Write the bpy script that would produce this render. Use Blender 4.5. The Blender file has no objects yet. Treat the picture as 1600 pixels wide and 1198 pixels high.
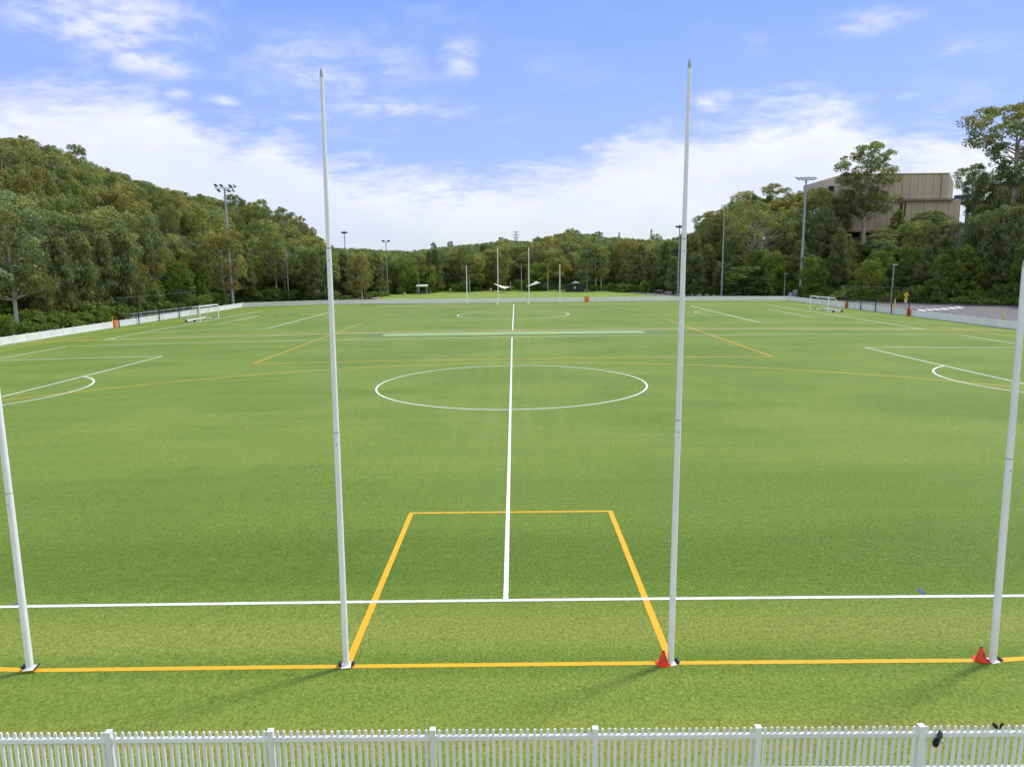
import bpy, bmesh, math, random
import numpy as np
from mathutils import Vector, Matrix

random.seed(7)
rng = np.random.default_rng(11)
scene = bpy.context.scene
COL = scene.collection
R = math.radians

# ------------------------------------------------------------------ camera
CAM = Vector((0.17, -12.9, 7.68))
FOC = 1105.0                       # focal length in pixels of a 1600 px wide picture
PITCH, YAW, ROLL = math.atan(177 / 1105), 4.4 / 1105, 0.0100
cp, sp, cy, sy = math.cos(PITCH), math.sin(PITCH), math.cos(YAW), math.sin(YAW)
FWD = Vector((-sy * cp, cy * cp, -sp))
_r = Vector((cy, sy, 0)); _u = _r.cross(FWD)
RIGHT = _r * math.cos(ROLL) - _u * math.sin(ROLL)
UP = _u * math.cos(ROLL) + _r * math.sin(ROLL)
cam_data = bpy.data.cameras.new('camera')
cam = bpy.data.objects.new('camera', cam_data); COL.objects.link(cam)
cam.matrix_world = Matrix(((RIGHT.x, UP.x, -FWD.x, CAM.x), (RIGHT.y, UP.y, -FWD.y, CAM.y), (RIGHT.z, UP.z, -FWD.z, CAM.z), (0, 0, 0, 1)))
cam_data.sensor_width = 36.0
cam_data.lens = FOC / 1600 * 36
cam_data.clip_end = 9000
cam_data.clip_start = 0.1
scene.camera = cam

# ------------------------------------------------------------------ exposure
scene.view_settings.view_transform = 'Standard'
scene.view_settings.look = 'None'
scene.view_settings.gamma = 1
scene.view_settings.use_curve_mapping = False
scene.view_settings.exposure = 0.76

# ------------------------------------------------------------------ sun
SUN_AZ, SUN_EL = R(61), R(52)      # clockwise from +Y; thin cloud softens it
sd = bpy.data.lights.new('sun', 'SUN'); sd.energy = 1.95; sd.angle = R(8); sd.color = (1.0, 0.95, 0.87)
sun = bpy.data.objects.new('sun', sd); COL.objects.link(sun)
sdir = Vector((math.sin(SUN_AZ) * math.cos(SUN_EL), math.cos(SUN_AZ) * math.cos(SUN_EL), math.sin(SUN_EL)))
sun.rotation_euler = (-sdir).to_track_quat('-Z', 'Y').to_euler()
sun.location = (40, 20, 60)


# ------------------------------------------------------------------ node helper
class N:
    def __init__(self, tree):
        self.t = tree; self.nodes = tree.nodes; self.links = tree.links

    def new(self, kind, **kw):
        n = self.nodes.new(kind)
        for k, v in kw.items():
            setattr(n, k, v)
        return n

    def put(self, sock, v):
        if isinstance(v, bpy.types.NodeSocket):
            self.links.new(v, sock)
        elif v is not None:
            if sock.type == 'RGBA' and hasattr(v, '__len__') and len(v) == 3:
                v = (*v, 1)
            sock.default_value = v

    def m(self, op, a, b=None, c=None, clamp=False):
        n = self.new('ShaderNodeMath', operation=op); n.use_clamp = clamp
        self.put(n.inputs[0], a)
        if b is not None: self.put(n.inputs[1], b)
        if c is not None: self.put(n.inputs[2], c)
        return n.outputs[0]

    def vm(self, op, a, b=None):
        n = self.new('ShaderNodeVectorMath', operation=op)
        self.put(n.inputs[0], a)
        if b is not None:
            self.put(n.inputs[3] if op == 'SCALE' else n.inputs[1], b)
        return n.outputs[0] if op not in ('LENGTH', 'DOT_PRODUCT') else n.outputs[1]

    def mix(self, f, a, b, blend='MIX'):
        n = self.new('ShaderNodeMix', data_type='RGBA', blend_type=blend)
        n.clamp_factor = True
        self.put(n.inputs[0], f); self.put(n.inputs[6], a); self.put(n.inputs[7], b)
        return n.outputs[2]

    def noise(self, vec, scale, detail=4, rough=0.55, dist=0.0):
        n = self.new('ShaderNodeTexNoise')
        self.put(n.inputs['Vector'], vec); n.inputs['Scale'].default_value = scale
        n.inputs['Detail'].default_value = detail; n.inputs['Roughness'].default_value = rough
        n.inputs['Distortion'].default_value = dist
        return n.outputs[0]

    def ramp(self, f, stops):
        n = self.new('ShaderNodeValToRGB'); self.put(n.inputs[0], f)
        e = n.color_ramp.elements
        while len(e) < len(stops): e.new(0.5)
        for i, (p, c) in enumerate(stops):
            e[i].position = p
            e[i].color = (*c, 1) if hasattr(c, '__len__') else (c, c, c, 1)
        return n.outputs[0]

    def step(self, v, a, b):
        n = self.new('ShaderNodeMapRange', interpolation_type='SMOOTHSTEP')
        self.put(n.inputs[0], v); n.inputs[1].default_value = a; n.inputs[2].default_value = b
        n.inputs[3].default_value = 0; n.inputs[4].default_value = 1
        return n.outputs[0]

    def sep(self, v):
        n = self.new('ShaderNodeSeparateXYZ'); self.put(n.inputs[0], v); return n.outputs

    def comb(self, x, y, z):
        n = self.new('ShaderNodeCombineXYZ')
        for i, v in enumerate((x, y, z)): self.put(n.inputs[i], v)
        return n.outputs[0]


# ------------------------------------------------------------------ geometry helpers of the place
def gz(Y, X=0.0):
    """height of the playing field: gently crowned, rising a little to the far end"""
    z = 0.0 if Y < 38 else 0.72 * ((min(Y, 260) - 38) / 97) ** 1.3
    x = max(-80, min(80, X))
    return z - 0.00018 * x * x + 0.003 * x


AZ = [-75, -50, -36, -29, -20.8, -15.5, -12.3, -9, -5, 0, 5, 10.3, 13, 15.5, 18, 21.7, 24, 28.2, 36, 50, 75]
R0 = [112, 112, 112, 134, 180, 178, 180, 205, 213, 213, 210, 196, 190, 187, 185, 182, 180, 175, 168, 168, 168]
R1 = [230, 230, 240, 260, 270, 262, 380, 450, 600, 500, 430, 420, 335, 245, 235, 230, 226, 224, 225, 225, 225]
HH = [34, 34, 33, 27, 18.5, 7.5, 7, 9, 19, 17, 18, 12, 9.5, 10.5, 15.5, 16, 16, 15.5, 18, 18, 18]


def hill(x, y):
    dx, dy = x - CAM.x, y - CAM.y
    r = math.hypot(dx, dy); az = math.degrees(math.atan2(dx, dy))
    if abs(az) > 75:
        k = max(0, 1 - (abs(az) - 75) / 25)
    else:
        k = 1
    a = max(-75, min(75, az))
    r0 = np.interp(a, AZ, R0); r1 = np.interp(a, AZ, R1); h = np.interp(a, AZ, HH)
    t = max(0.0, min(1.0, (r - r0) / (r1 - r0)))
    return k * h * (t * t * (3 - 2 * t) * 0.6 + t * 0.4), r, az, r0, r1


def T(x, y):
    h, r, az, r0, r1 = hill(x, y)
    return gz(y, x) + h


def proj(p):
    d = Vector(p) - CAM
    z = d.dot(FWD)
    return 800 + FOC * d.dot(RIGHT) / z, 599 - FOC * d.dot(UP) / z


def at_depth(px, d, fn=T):
    """ground point that lies d metres in front of the camera in the column px"""
    x = (px - 800) / FOC * d
    for _ in range(8):
        y = CAM.y + d - x * YAW
        z = fn(x, y)
        x += (px - proj((x, y, z))[0]) / FOC * d
    return Vector((x, CAM.y + d - x * YAW, fn(x, CAM.y + d - x * YAW)))


def z_for(py, x, y):
    z = 5.0
    for _ in range(10):
        e = proj((x, y, z))[1] - py
        e2 = proj((x, y, z + 1))[1] - py
        z += -e / (e2 - e)
    return z


def ground_at(px, py, fn=T):
    d = FWD + RIGHT * ((px - 800) / FOC) - UP * ((py - 599) / FOC)
    z = 0.0
    for _ in range(40):
        q = CAM + d * ((z - CAM.z) / d.z)
        z = 0.5 * z + 0.5 * fn(q.x, q.y)
    return q


def sky_dir(px, py):
    d = (FWD + RIGHT * ((px - 800) / FOC) - UP * ((py - 599) / FOC)).normalized()
    return math.atan2(d.x, d.y), math.asin(d.z)


# ------------------------------------------------------------------ world: Nishita sky with thin cloud
world = bpy.data.worlds.new('World'); scene.world = world; world.use_nodes = True
world.cycles.sampling_method = 'MANUAL'; world.cycles.sample_map_resolution = 256
w = N(world.node_tree); w.nodes.clear()
sky = w.new('ShaderNodeTexSky', sky_type='NISHITA'); sky.sun_disc = False
sky.sun_elevation = SUN_EL; sky.sun_rotation = SUN_AZ
sky.air_density = 1.0; sky.dust_density = 0.6; sky.ozone_density = 3.0
tc = w.new('ShaderNodeTexCoord')
dirv = w.vm('NORMALIZE', tc.outputs['Generated'])
dx_, dy_, dz_ = w.sep(dirv)
azn = w.m('ARCTAN2', dx_, dy_)
eln = w.m('ARCSINE', dz_)
# cloud sheet seen in perspective (a plane overhead) for the wisps
den = w.m('ADD', w.m('MAXIMUM', dz_, 0.0), 0.16)
plane = w.comb(w.m('DIVIDE', dx_, den), w.m('DIVIDE', dy_, den), 0.0)
wisp = w.noise(w.vm('MULTIPLY', plane, (1.0, 1.5, 1.0)), 2.3, 8, 0.60, 0.5)
wisp2 = w.noise(w.vm('MULTIPLY', plane, (1.0, 1.3, 1.0)), 8.0, 6, 0.62, 0.25)
ang = w.comb(azn, w.m('MULTIPLY', eln, 2.3), 0.0)
puff = w.noise(ang, 9.0, 7, 0.58, 0.35)
puffL = w.noise(ang, 3.0, 5, 0.55, 0.2)
# upper edge of the low bank of cloud, by azimuth
edge_pts = [(-60, 150), (0, 128), (150, 128), (260, 150), (340, 195), (430, 200), (500, 235), (600, 262), (720, 272), (850, 255), (980, 215), (1100, 180), (1250, 162), (1370, 172), (1420, 215), (1600, 182), (1660, 180)]
cur = w.new('ShaderNodeFloatCurve')
cm = cur.mapping.curves[0]
AZL = 0.75
ev = [((sky_dir(px, py)[0] + AZL) / (2 * AZL), sky_dir(px, py)[1] / 0.5) for px, py in edge_pts]
cm.points[0].location = (0, ev[0][1]); cm.points[1].location = (1, ev[-1][1])
for a, b in ev: cm.points.new(a, b)
cur.mapping.update()
w.put(cur.inputs['Value'], w.m('DIVIDE', w.m('ADD', azn, AZL), 2 * AZL, clamp=True))
edge = w.m('MULTIPLY', cur.outputs[0], 0.5)
below = w.m('SUBTRACT', edge, eln)                 # > 0 inside the bank
wob = w.m('ADD', w.m('MULTIPLY', w.m('SUBTRACT', puff, 0.5), 0.13), w.m('MULTIPLY', w.m('SUBTRACT', wisp2, 0.5), 0.06))
bank = w.step(w.m('ADD', below, wob), -0.018, 0.048)
thin = w.m('MULTIPLY', w.step(puffL, 0.40, 0.62), 0.16)
bank = w.m('MULTIPLY', bank, w.m('SUBTRACT', 0.93, thin))
bank = w.m('MAXIMUM', bank, w.m('MULTIPLY', w.step(eln, 0.16, -0.01), 0.93))
# separate wisps higher up: (px, py, half width px, half height px, amount)
patches = [(180, 38, 120, 45, 1.0), (240, 95, 60, 26, .9), (105, 54, 18, 10, 1.0), (125, 72, 14, 7, .7), (220, 97, 26, 9, .9), (275, 100, 22, 9, .9), (278, 151, 20, 10, 1.0), (345, 158, 28, 9, .8),
           (520, 110, 160, 60, .62), (620, 168, 120, 18, .75), (640, 180, 40, 10, .6), (725, 92, 44, 32, .75), (470, 182, 80, 12, .5), (1115, 162, 30, 18, .9), (1180, 72, 28, 20, .55), (1360, 32, 65, 20, .6), (1100, 45, 40, 14, .3), (1510, 75, 70, 18, .5),
           (1530, 150, 60, 18, .4), (1420, 150, 26, 8, .4), (620, 50, 60, 40, .35), (60, 135, 60, 12, .7)]
tot = None
for px, py, hw, hh, amt in patches:
    a, e = sky_dir(px, py)
    fx = w.m('DIVIDE', w.m('SUBTRACT', azn, a), hw / FOC * 0.95)
    fy = w.m('DIVIDE', w.m('SUBTRACT', eln, e), hh / FOC * 0.95)
    g = w.m('MULTIPLY', w.m('EXPONENT', w.m('MULTIPLY', w.m('ADD', w.m('MULTIPLY', fx, fx), w.m('MULTIPLY', fy, fy)), -0.8)), amt)
    tot = g if tot is None else w.m('MAXIMUM', tot, g)
pn = w.m('ADD', w.m('MULTIPLY', w.step(wisp2, 0.32, 0.68), 0.5), w.m('MULTIPLY', w.step(puff, 0.35, 0.62), 0.6))
pat = w.m('MULTIPLY', w.step(w.m('MULTIPLY', tot, w.m('ADD', pn, 0.30)), 0.12, 1.15), 0.82)
high = w.m('MULTIPLY', w.step(eln, 0.50, 0.85), 0.72)         # unseen cloud above the frame, added to make the ambient light less blue
back = w.m('MULTIPLY', w.step(dy_, 0.25, -0.3), 0.78)  # unseen cloud behind the camera, added for the same neutral ambient light
veil = w.m('ADD', w.m('MULTIPLY', w.step(wisp, 0.5, 0.85), 0.22), w.m('MULTIPLY', w.m('MAXIMUM', high, back), w.m('ADD', w.m('MULTIPLY', wisp, 0.6), 0.7)), clamp=True)
cover = w.m('MAXIMUM', w.m('MAXIMUM', bank, pat), veil, clamp=True)
# cloud brightness: white tops, greyer towards the horizon and in folds
cb = w.mix(w.step(puffL, 0.3, 0.7), (7.5, 7.55, 7.75), (6.6, 6.75, 7.35))
cb = w.mix(w.step(eln, 0.13, 0.0), cb, (5.8, 6.15, 6.35))
blue = w.mix(1.0, sky.outputs[0], (1.10, 1.04, 1.30), 'MULTIPLY')
bl2 = w.mix(w.step(eln, 0.50, 0.10), (1.35, 2.8, 8.6), (3.0, 4.15, 8.4))
blue = w.mix(0.80, blue, bl2)
skyc = w.mix(cover, blue, cb)
below_h = w.step(dz_, -0.02, -0.06)
skyc = w.mix(below_h, skyc, (1.0, 1.2, 0.8))
bg = w.new('ShaderNodeBackground'); w.put(bg.inputs[0], skyc); bg.inputs[1].default_value = 0.08
wo = w.new('ShaderNodeOutputWorld'); w.links.new(bg.outputs[0], wo.inputs[0])


# ------------------------------------------------------------------ materials
def mat(name):
    m = bpy.data.materials.new(name); m.use_nodes = True
    n = N(m.node_tree); b = n.nodes['Principled BSDF']
    return m, n, b


def simple(name, col, rough=0.5, metal=0.0, var=0.12, scale=3.0, bump=0.0):
    m, n, b = mat(name)
    o = n.new('ShaderNodeTexCoord').outputs['Object']
    f = n.noise(o, scale, 5, 0.6)
    c = n.mix(n.step(f, 0.3, 0.7), tuple(v * (1 - var) for v in col), tuple(min(1, v * (1 + var)) for v in col))
    n.put(b.inputs['Base Color'], c)
    b.inputs['Roughness'].default_value = rough; b.inputs['Metallic'].default_value = metal
    if bump:
        bn = n.new('ShaderNodeBump'); bn.inputs['Strength'].default_value = bump
        n.put(bn.inputs['Height'], n.noise(o, scale * 12, 4, 0.6)); n.links.new(bn.outputs[0], b.inputs['Normal'])
    return m


M = {}
M['white_paint'] = simple('white_paint', (0.88, 0.885, 0.865), 0.34, var=0.05, scale=2.0)
M['fence_white'] = simple('fence_white', (0.82, 0.83, 0.82), 0.42, var=0.04, scale=1.2)
m_, n_, b_ = mat('fence_white_weathered')
_o = n_.new('ShaderNodeTexCoord').outputs['Object']; _r = n_.new('ShaderNodeObjectInfo').outputs['Random']
_x, _y, _z = n_.sep(_o)
_c = n_.mix(_r, (0.76, 0.77, 0.76), (0.85, 0.86, 0.85))
_d = n_.noise(n_.vm('MULTIPLY', n_.vm('ADD', _o, n_.comb(n_.m('MULTIPLY', _r, 40.0), 0.0, 0.0)), (14.0, 14.0, 2.5)), 1.6, 5, 0.65)
_c = n_.mix(n_.m('MULTIPLY', n_.step(_d, 0.5, 0.8), 0.35), _c, (0.52, 0.53, 0.47))
n_.put(b_.inputs['Base Color'], _c); b_.inputs['Roughness'].default_value = 0.42
M['fence_white'] = m_
M['fence_far'] = simple('fence_far_white', (0.86, 0.87, 0.86), 0.5, var=0.05, scale=0.4)
M['steel'] = simple('galvanised_steel', (0.33, 0.36, 0.38), 0.45, 0.35, 0.12, 1.5)
M['black_steel'] = simple('black_steel', (0.012, 0.013, 0.014), 0.45, 0.0, 0.2, 3)
M['lamp_grey'] = simple('lamp_grey', (0.05, 0.055, 0.06), 0.4, 0.3, 0.2, 3)
M['lamp_glass'] = simple('lamp_glass', (0.45, 0.48, 0.5), 0.1, 0.2, 0.05, 3)
M['black_rubber'] = simple('black_rubber', (0.012, 0.012, 0.013), 0.7, 0, 0.3, 20)
M['black_cloth'] = simple('black_cloth', (0.010, 0.011, 0.012), 0.85, 0, 0.4, 30, 0.5)
M['grey_dark'] = simple('dark_grey_cloth', (0.06, 0.06, 0.065), 0.85, 0, 0.4, 30, 0.5)
M['grey_cloth'] = simple('grey_cloth', (0.42, 0.43, 0.45), 0.85, 0, 0.2, 30, 0.4)
M['cone_red'] = simple('cone_red', (0.80, 0.060, 0.018), 0.45, 0, 0.18, 9)
M['ink'] = simple('black_print', (0.03, 0.003, 0.002), 0.6, 0, 0.2, 20)
M['orange_pad'] = simple('orange_vinyl', (0.76, 0.22, 0.03), 0.5, 0, 0.12, 5)
M['yellow'] = simple('yellow_paint', (0.75, 0.5, 0.02), 0.5, 0, 0.1, 5)
M['sail'] = simple('cream_sailcloth', (0.62, 0.62, 0.52), 0.7, 0, 0.06, 1)
M['net'] = simple('white_net', (0.6, 0.6, 0.6), 0.8, 0, 0.05, 2)
M['glass'] = simple('dark_glass', (0.03, 0.04, 0.05), 0.12, 0, 0.1, 1)
M['concrete'] = simple('grey_concrete', (0.26, 0.25, 0.23), 0.85, 0, 0.2, 0.8, 0.2)
M['car_white'] = simple('car_white', (0.75, 0.75, 0.75), 0.25, 0, 0.03, 1)
M['car_blue'] = simple('car_dark_blue', (0.02, 0.03, 0.07), 0.25, 0, 0.1, 1)
M['roof_grey'] = simple('roof_grey', (0.30, 0.32, 0.36), 0.5, 0.2, 0.1, 0.5)
M['brown_timber'] = simple('brown_timber', (0.10, 0.065, 0.045), 0.8, 0, 0.3, 2, 0.2)
M['roof_tile'] = simple('roof_tile', (0.30, 0.22, 0.18), 0.8, 0, 0.2, 1)
M['render_pale'] = simple('render_pale', (0.5, 0.48, 0.43), 0.8, 0, 0.1, 1)


def pos_node(n):
    return n.new('ShaderNodeNewGeometry').outputs['Position']


def turf_material():
    m, n, b = mat('artificial_turf')
    p = pos_node(n); x, y, z = n.sep(p)
    fine = n.noise(n.vm('MULTIPLY', p, (1.0, 0.75, 1)), 17, 3, 0.85, 0.6)
    mid = n.noise(n.vm('MULTIPLY', p, (2.2, 3.6, 1)), 1.1, 5, 0.66, 0.4)
    big = n.noise(n.vm('MULTIPLY', p, (0.8, 1.3, 1)), 0.11, 5, 0.6, 0.5)
    brushx = n.noise(n.vm('MULTIPLY', p, (0.06, 1.5, 1)), 0.9, 3, 0.6, 0.3)     # rolls and brush marks across
    brushy = n.noise(n.vm('MULTIPLY', p, (1.3, 0.03, 1)), 1.0, 4, 0.7, 0.2)     # tracks along the middle
    g = n.mix(n.step(big, 0.33, 0.67), (0.119, 0.203, 0.018), (0.201, 0.273, 0.040))
    med = n.noise(n.vm('MULTIPLY', p, (2.0, 1.0, 1)), 2.2, 4, 0.7, 0.5)
    g = n.mix(n.m('MULTIPLY', n.step(med, 0.52, 0.72), 0.5), g, (0.243, 0.297, 0.055))
    g = n.mix(n.m('MULTIPLY', n.step(med, 0.48, 0.28), 0.5), g, (0.087, 0.172, 0.017))
    g = n.mix(n.m('MULTIPLY', n.step(mid, 0.3, 0.72), 0.55), g, (0.107, 0.197, 0.021))
    g = n.mix(n.m('MULTIPLY', n.step(brushx, 0.35, 0.7), 0.40), g, (0.219, 0.277, 0.041))
    # long tracks where the centre line is brushed
    cen = n.m('MULTIPLY', n.step(n.m('ABSOLUTE', x), 6.5, 1.0), n.step(brushy, 0.42, 0.62))
    g = n.mix(n.m('MULTIPLY', cen, 0.35), g, (0.219, 0.292, 0.050))
    # worn olive turf outside the touch line
    olive = n.step(n.m('ADD', y, n.m('MULTIPLY', n.m('SUBTRACT', mid, 0.5), 0.35)), 2.95, 2.6)
    g = n.mix(n.m('MULTIPLY', olive, 0.45), g, (0.219, 0.247, 0.040))

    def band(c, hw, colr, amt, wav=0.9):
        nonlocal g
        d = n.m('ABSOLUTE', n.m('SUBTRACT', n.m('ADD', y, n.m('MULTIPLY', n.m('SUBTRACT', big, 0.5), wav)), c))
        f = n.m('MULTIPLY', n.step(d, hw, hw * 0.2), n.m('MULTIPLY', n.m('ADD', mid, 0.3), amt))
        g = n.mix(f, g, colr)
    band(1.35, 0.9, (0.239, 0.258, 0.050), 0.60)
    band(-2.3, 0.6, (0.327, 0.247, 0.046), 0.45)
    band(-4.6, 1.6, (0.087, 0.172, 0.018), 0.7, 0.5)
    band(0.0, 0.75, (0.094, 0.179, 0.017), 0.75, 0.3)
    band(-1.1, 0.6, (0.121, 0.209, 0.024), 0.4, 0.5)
    band(5.2, 3.8, (0.088, 0.157, 0.012), 0.95, 2.0)  # turf sheen put into the colour: these near bands darker than the far field
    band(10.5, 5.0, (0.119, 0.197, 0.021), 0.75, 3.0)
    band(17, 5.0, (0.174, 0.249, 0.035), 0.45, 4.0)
    # lighter dusty rolls beside the cricket strip
    band(75.0, 0.8, (0.399, 0.299, 0.087), 0.9, 0.1)
    band(68.8, 0.4, (0.320, 0.275, 0.073), 0.7, 0.1)
    band(77.5, 2.0, (0.266, 0.258, 0.050), 0.55, 0.5)
    band(131, 5.0, (0.226, 0.240, 0.046), 0.6, 1.0)
    # diagonal brushing at the far end
    diag = n.noise(n.comb(n.m('ADD', n.m('MULTIPLY', x, 0.9), n.m('MULTIPLY', y, 0.35)), n.m('MULTIPLY', y, 0.02), 0.0), 0.35, 3, 0.6)
    g = n.mix(n.m('MULTIPLY', n.m('MULTIPLY', n.step(y, 80, 110), n.step(diag, 0.45, 0.65)), 0.32), g, (0.233, 0.268, 0.054))
    c = n.mix(n.step(fine, 0.30, 0.70), n.mix(1.0, g, (0.60, 0.63, 0.56), 'MULTIPLY'), n.mix(1.0, g, (1.42, 1.36, 1.45), 'MULTIPLY'))
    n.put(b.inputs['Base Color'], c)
    b.inputs['Roughness'].default_value = 0.62
    b.inputs['Specular IOR Level'].default_value = 0.08
    b.inputs['Sheen Weight'].default_value = 0.05; b.inputs['Sheen Roughness'].default_value = 0.5
    b.inputs['Sheen Tint'].default_value = (0.8, 0.95, 0.6, 1)
    bn = n.new('ShaderNodeBump'); bn.inputs['Strength'].default_value = 0.7; bn.inputs['Distance'].default_value = 0.03
    n.put(bn.inputs['Height'], n.m('ADD', fine, n.m('MULTIPLY', mid, 0.8))); n.links.new(bn.outputs[0], b.inputs['Normal'])
    return m


def line_material(name, col, wear):
    m, n, b = mat(name)
    p = pos_node(n)
    f = n.noise(p, 30, 4, 0.75); g = n.noise(p, 0.35, 4, 0.6)
    c = n.mix(n.step(f, 0.25, 0.75), tuple(v * 0.84 for v in col), tuple(min(0.95, v * 1.10) for v in col))
    c = n.mix(n.m('MULTIPLY', n.step(g, 0.4, 0.75), 0.22), c, wear)
    n.put(b.inputs['Base Color'], c); b.inputs['Roughness'].default_value = 0.7
    bn = n.new('ShaderNodeBump'); bn.inputs['Strength'].default_value = 0.5; bn.inputs['Distance'].default_value = 0.02
    n.put(bn.inputs['Height'], f); n.links.new(bn.outputs[0], b.inputs['Normal'])
    return m


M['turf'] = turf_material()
M['line_white'] = line_material('white_turf_line', (0.84, 0.85, 0.82), (0.72, 0.74, 0.64))
M['line_faded'] = line_material('faded_white_turf_line', (0.76, 0.77, 0.66), (0.62, 0.64, 0.46))
M['line_yellow'] = line_material('yellow_turf_line', (0.78, 0.42, 0.005), (0.72, 0.41, 0.012))
M['line_yellow_faint'] = line_material('faint_yellow_turf_line', (0.56, 0.43, 0.03), (0.45, 0.40, 0.04))
M['line_blue'] = line_material('blue_turf_line', (0.05, 0.08, 0.40), (0.06, 0.08, 0.3))
M['wicket'] = line_material('pale_green_wicket', (0.30, 0.46, 0.17), (0.25, 0.40, 0.14))
M['wicket_dark'] = line_material('dark_green_wicket_edge', (0.120, 0.195, 0.035), (0.14, 0.21, 0.04))


def ground_mat(name, stops, scale, rough=0.95, bump=0.3, stretch=(1, 1, 1)):
    m, n, b = mat(name)
    p = n.vm('MULTIPLY', pos_node(n), stretch)
    f = n.noise(p, scale, 7, 0.65, 0.3)
    c = n.ramp(f, stops)
    n.put(b.inputs['Base Color'], c); b.inputs['Roughness'].default_value = rough
    bn = n.new('ShaderNodeBump'); bn.inputs['Strength'].default_value = bump; bn.inputs['Distance'].default_value = 0.1
    n.put(bn.inputs['Height'], n.noise(p, scale * 8, 4, 0.6)); n.links.new(bn.outputs[0], b.inputs['Normal'])
    return m


M['earth'] = ground_mat('forest_floor', [(0.3, (0.020, 0.024, 0.010)), (0.5, (0.045, 0.048, 0.020)), (0.7, (0.085, 0.072, 0.040))], 0.4)
M['lawn'] = ground_mat('mown_lawn', [(0.3, (0.146, 0.230, 0.020)), (0.5, (0.190, 0.276, 0.028)), (0.72, (0.246, 0.294, 0.048))], 0.12)
M['asphalt'] = ground_mat('asphalt', [(0.3, (0.115, 0.109, 0.106)), (0.5, (0.145, 0.139, 0.133)), (0.7, (0.183, 0.172, 0.162))], 0.25, 0.9, 0.2)
M['path'] = ground_mat('concrete_path', [(0.3, (0.24, 0.23, 0.21)), (0.7, (0.34, 0.32, 0.29))], 0.6)
M['road_white'] = simple('road_white', (0.7, 0.7, 0.68), 0.7, 0, 0.1, 2)
M['rock'] = ground_mat('bank_rock', [(0.3, (0.06, 0.05, 0.04)), (0.5, (0.15, 0.12, 0.09)), (0.7, (0.27, 0.21, 0.15))], 0.9, 0.95, 0.6)


def foliage(name, ramp_stops, trans=0.22, rough=0.55, objvar=True):
    m, n, b = mat(name)
    oi = n.new('ShaderNodeObjectInfo').outputs['Random']
    at = n.new('ShaderNodeAttribute'); at.attribute_name = 'tint'
    col = n.ramp(oi, ramp_stops)
    col = n.mix(1.0, col, at.outputs['Color'], 'MULTIPLY')
    n.put(b.inputs['Base Color'], col)
    b.inputs['Roughness'].default_value = rough; b.inputs['Specular IOR Level'].default_value = 0.35
    tr = n.new('ShaderNodeBsdfTranslucent')
    n.put(tr.inputs[0], n.mix(1.0, col, (1.5, 1.5, 0.6), 'MULTIPLY'))
    mx = n.new('ShaderNodeMixShader'); mx.inputs[0].default_value = trans
    out = n.nodes['Material Output']
    n.links.new(b.outputs[0], mx.inputs[1]); n.links.new(tr.outputs[0], mx.inputs[2]); n.links.new(mx.outputs[0], out.inputs[0])
    return m


M['leaf_gum'] = foliage('gum_leaves', [(0.0, (0.168, 0.216, 0.065)), (0.2, (0.263, 0.275, 0.082)), (0.4, (0.179, 0.222, 0.078)), (0.6, (0.291, 0.287, 0.078)), (0.8, (0.207, 0.246, 0.102)), (1.0, (0.230, 0.281, 0.065))], 0.32)
M['leaf_green'] = foliage('bright_green_leaves', [(0.0, (0.133, 0.200, 0.028)), (0.5, (0.193, 0.237, 0.034)), (1.0, (0.127, 0.190, 0.038))], 0.3)
M['leaf_she'] = foliage('casuarina_needles', [(0.0, (0.151, 0.175, 0.057)), (0.5, (0.179, 0.193, 0.061)), (1.0, (0.140, 0.175, 0.053))], 0.2, 0.7)
M['leaf_vine'] = foliage('vine_leaves', [(0.0, (0.112, 0.194, 0.030)), (1.0, (0.151, 0.214, 0.035))], 0.28)
M['leaf_far'] = foliage('hazed_far_leaves', [(0.0, (0.194, 0.239, 0.090)), (0.5, (0.253, 0.281, 0.101)), (1.0, (0.176, 0.226, 0.098))], 0.28)  # greyer leaf colour with the haze of distance painted in


def bark(name, a, bcol):
    m, n, b = mat(name)
    o = n.new('ShaderNodeTexCoord').outputs['Object']
    f = n.noise(n.vm('MULTIPLY', o, (2, 2, 0.5)), 1.2, 6, 0.65, 0.5)
    n.put(b.inputs['Base Color'], n.mix(n.step(f, 0.35, 0.65), a, bcol)); b.inputs['Roughness'].default_value = 0.85
    return m


M['bark_pale'] = bark('pale_gum_bark', (0.56, 0.53, 0.47), (0.32, 0.27, 0.22))
M['bark_dark'] = bark('dark_bark', (0.10, 0.085, 0.065), (0.05, 0.04, 0.03))


def wall_material():
    m, n, b = mat('tan_metal_cladding')
    p = pos_node(n); x, y, z = n.sep(p)
    streak = n.noise(n.vm('MULTIPLY', p, (1.0, 1.0, 0.05)), 0.55, 5, 0.7)
    blot = n.noise(p, 0.25, 4, 0.6)
    c = n.mix(n.step(streak, 0.45, 0.75), (0.58, 0.50, 0.34), (0.42, 0.36, 0.25))
    c = n.mix(n.m('MULTIPLY', n.step(blot, 0.4, 0.7), 0.35), c, (0.62, 0.54, 0.38))
    n.put(b.inputs['Base Color'], c); b.inputs['Roughness'].default_value = 0.7
    return m


M['tan_wall'] = wall_material()
M['tan_ledge'] = simple('brown_ledge', (0.30, 0.245, 0.19), 0.85, 0, 0.25, 0.7)
M['rust'] = simple('rust_stain', (0.075, 0.045, 0.035), 0.85, 0, 0.3, 0.7)


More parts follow.
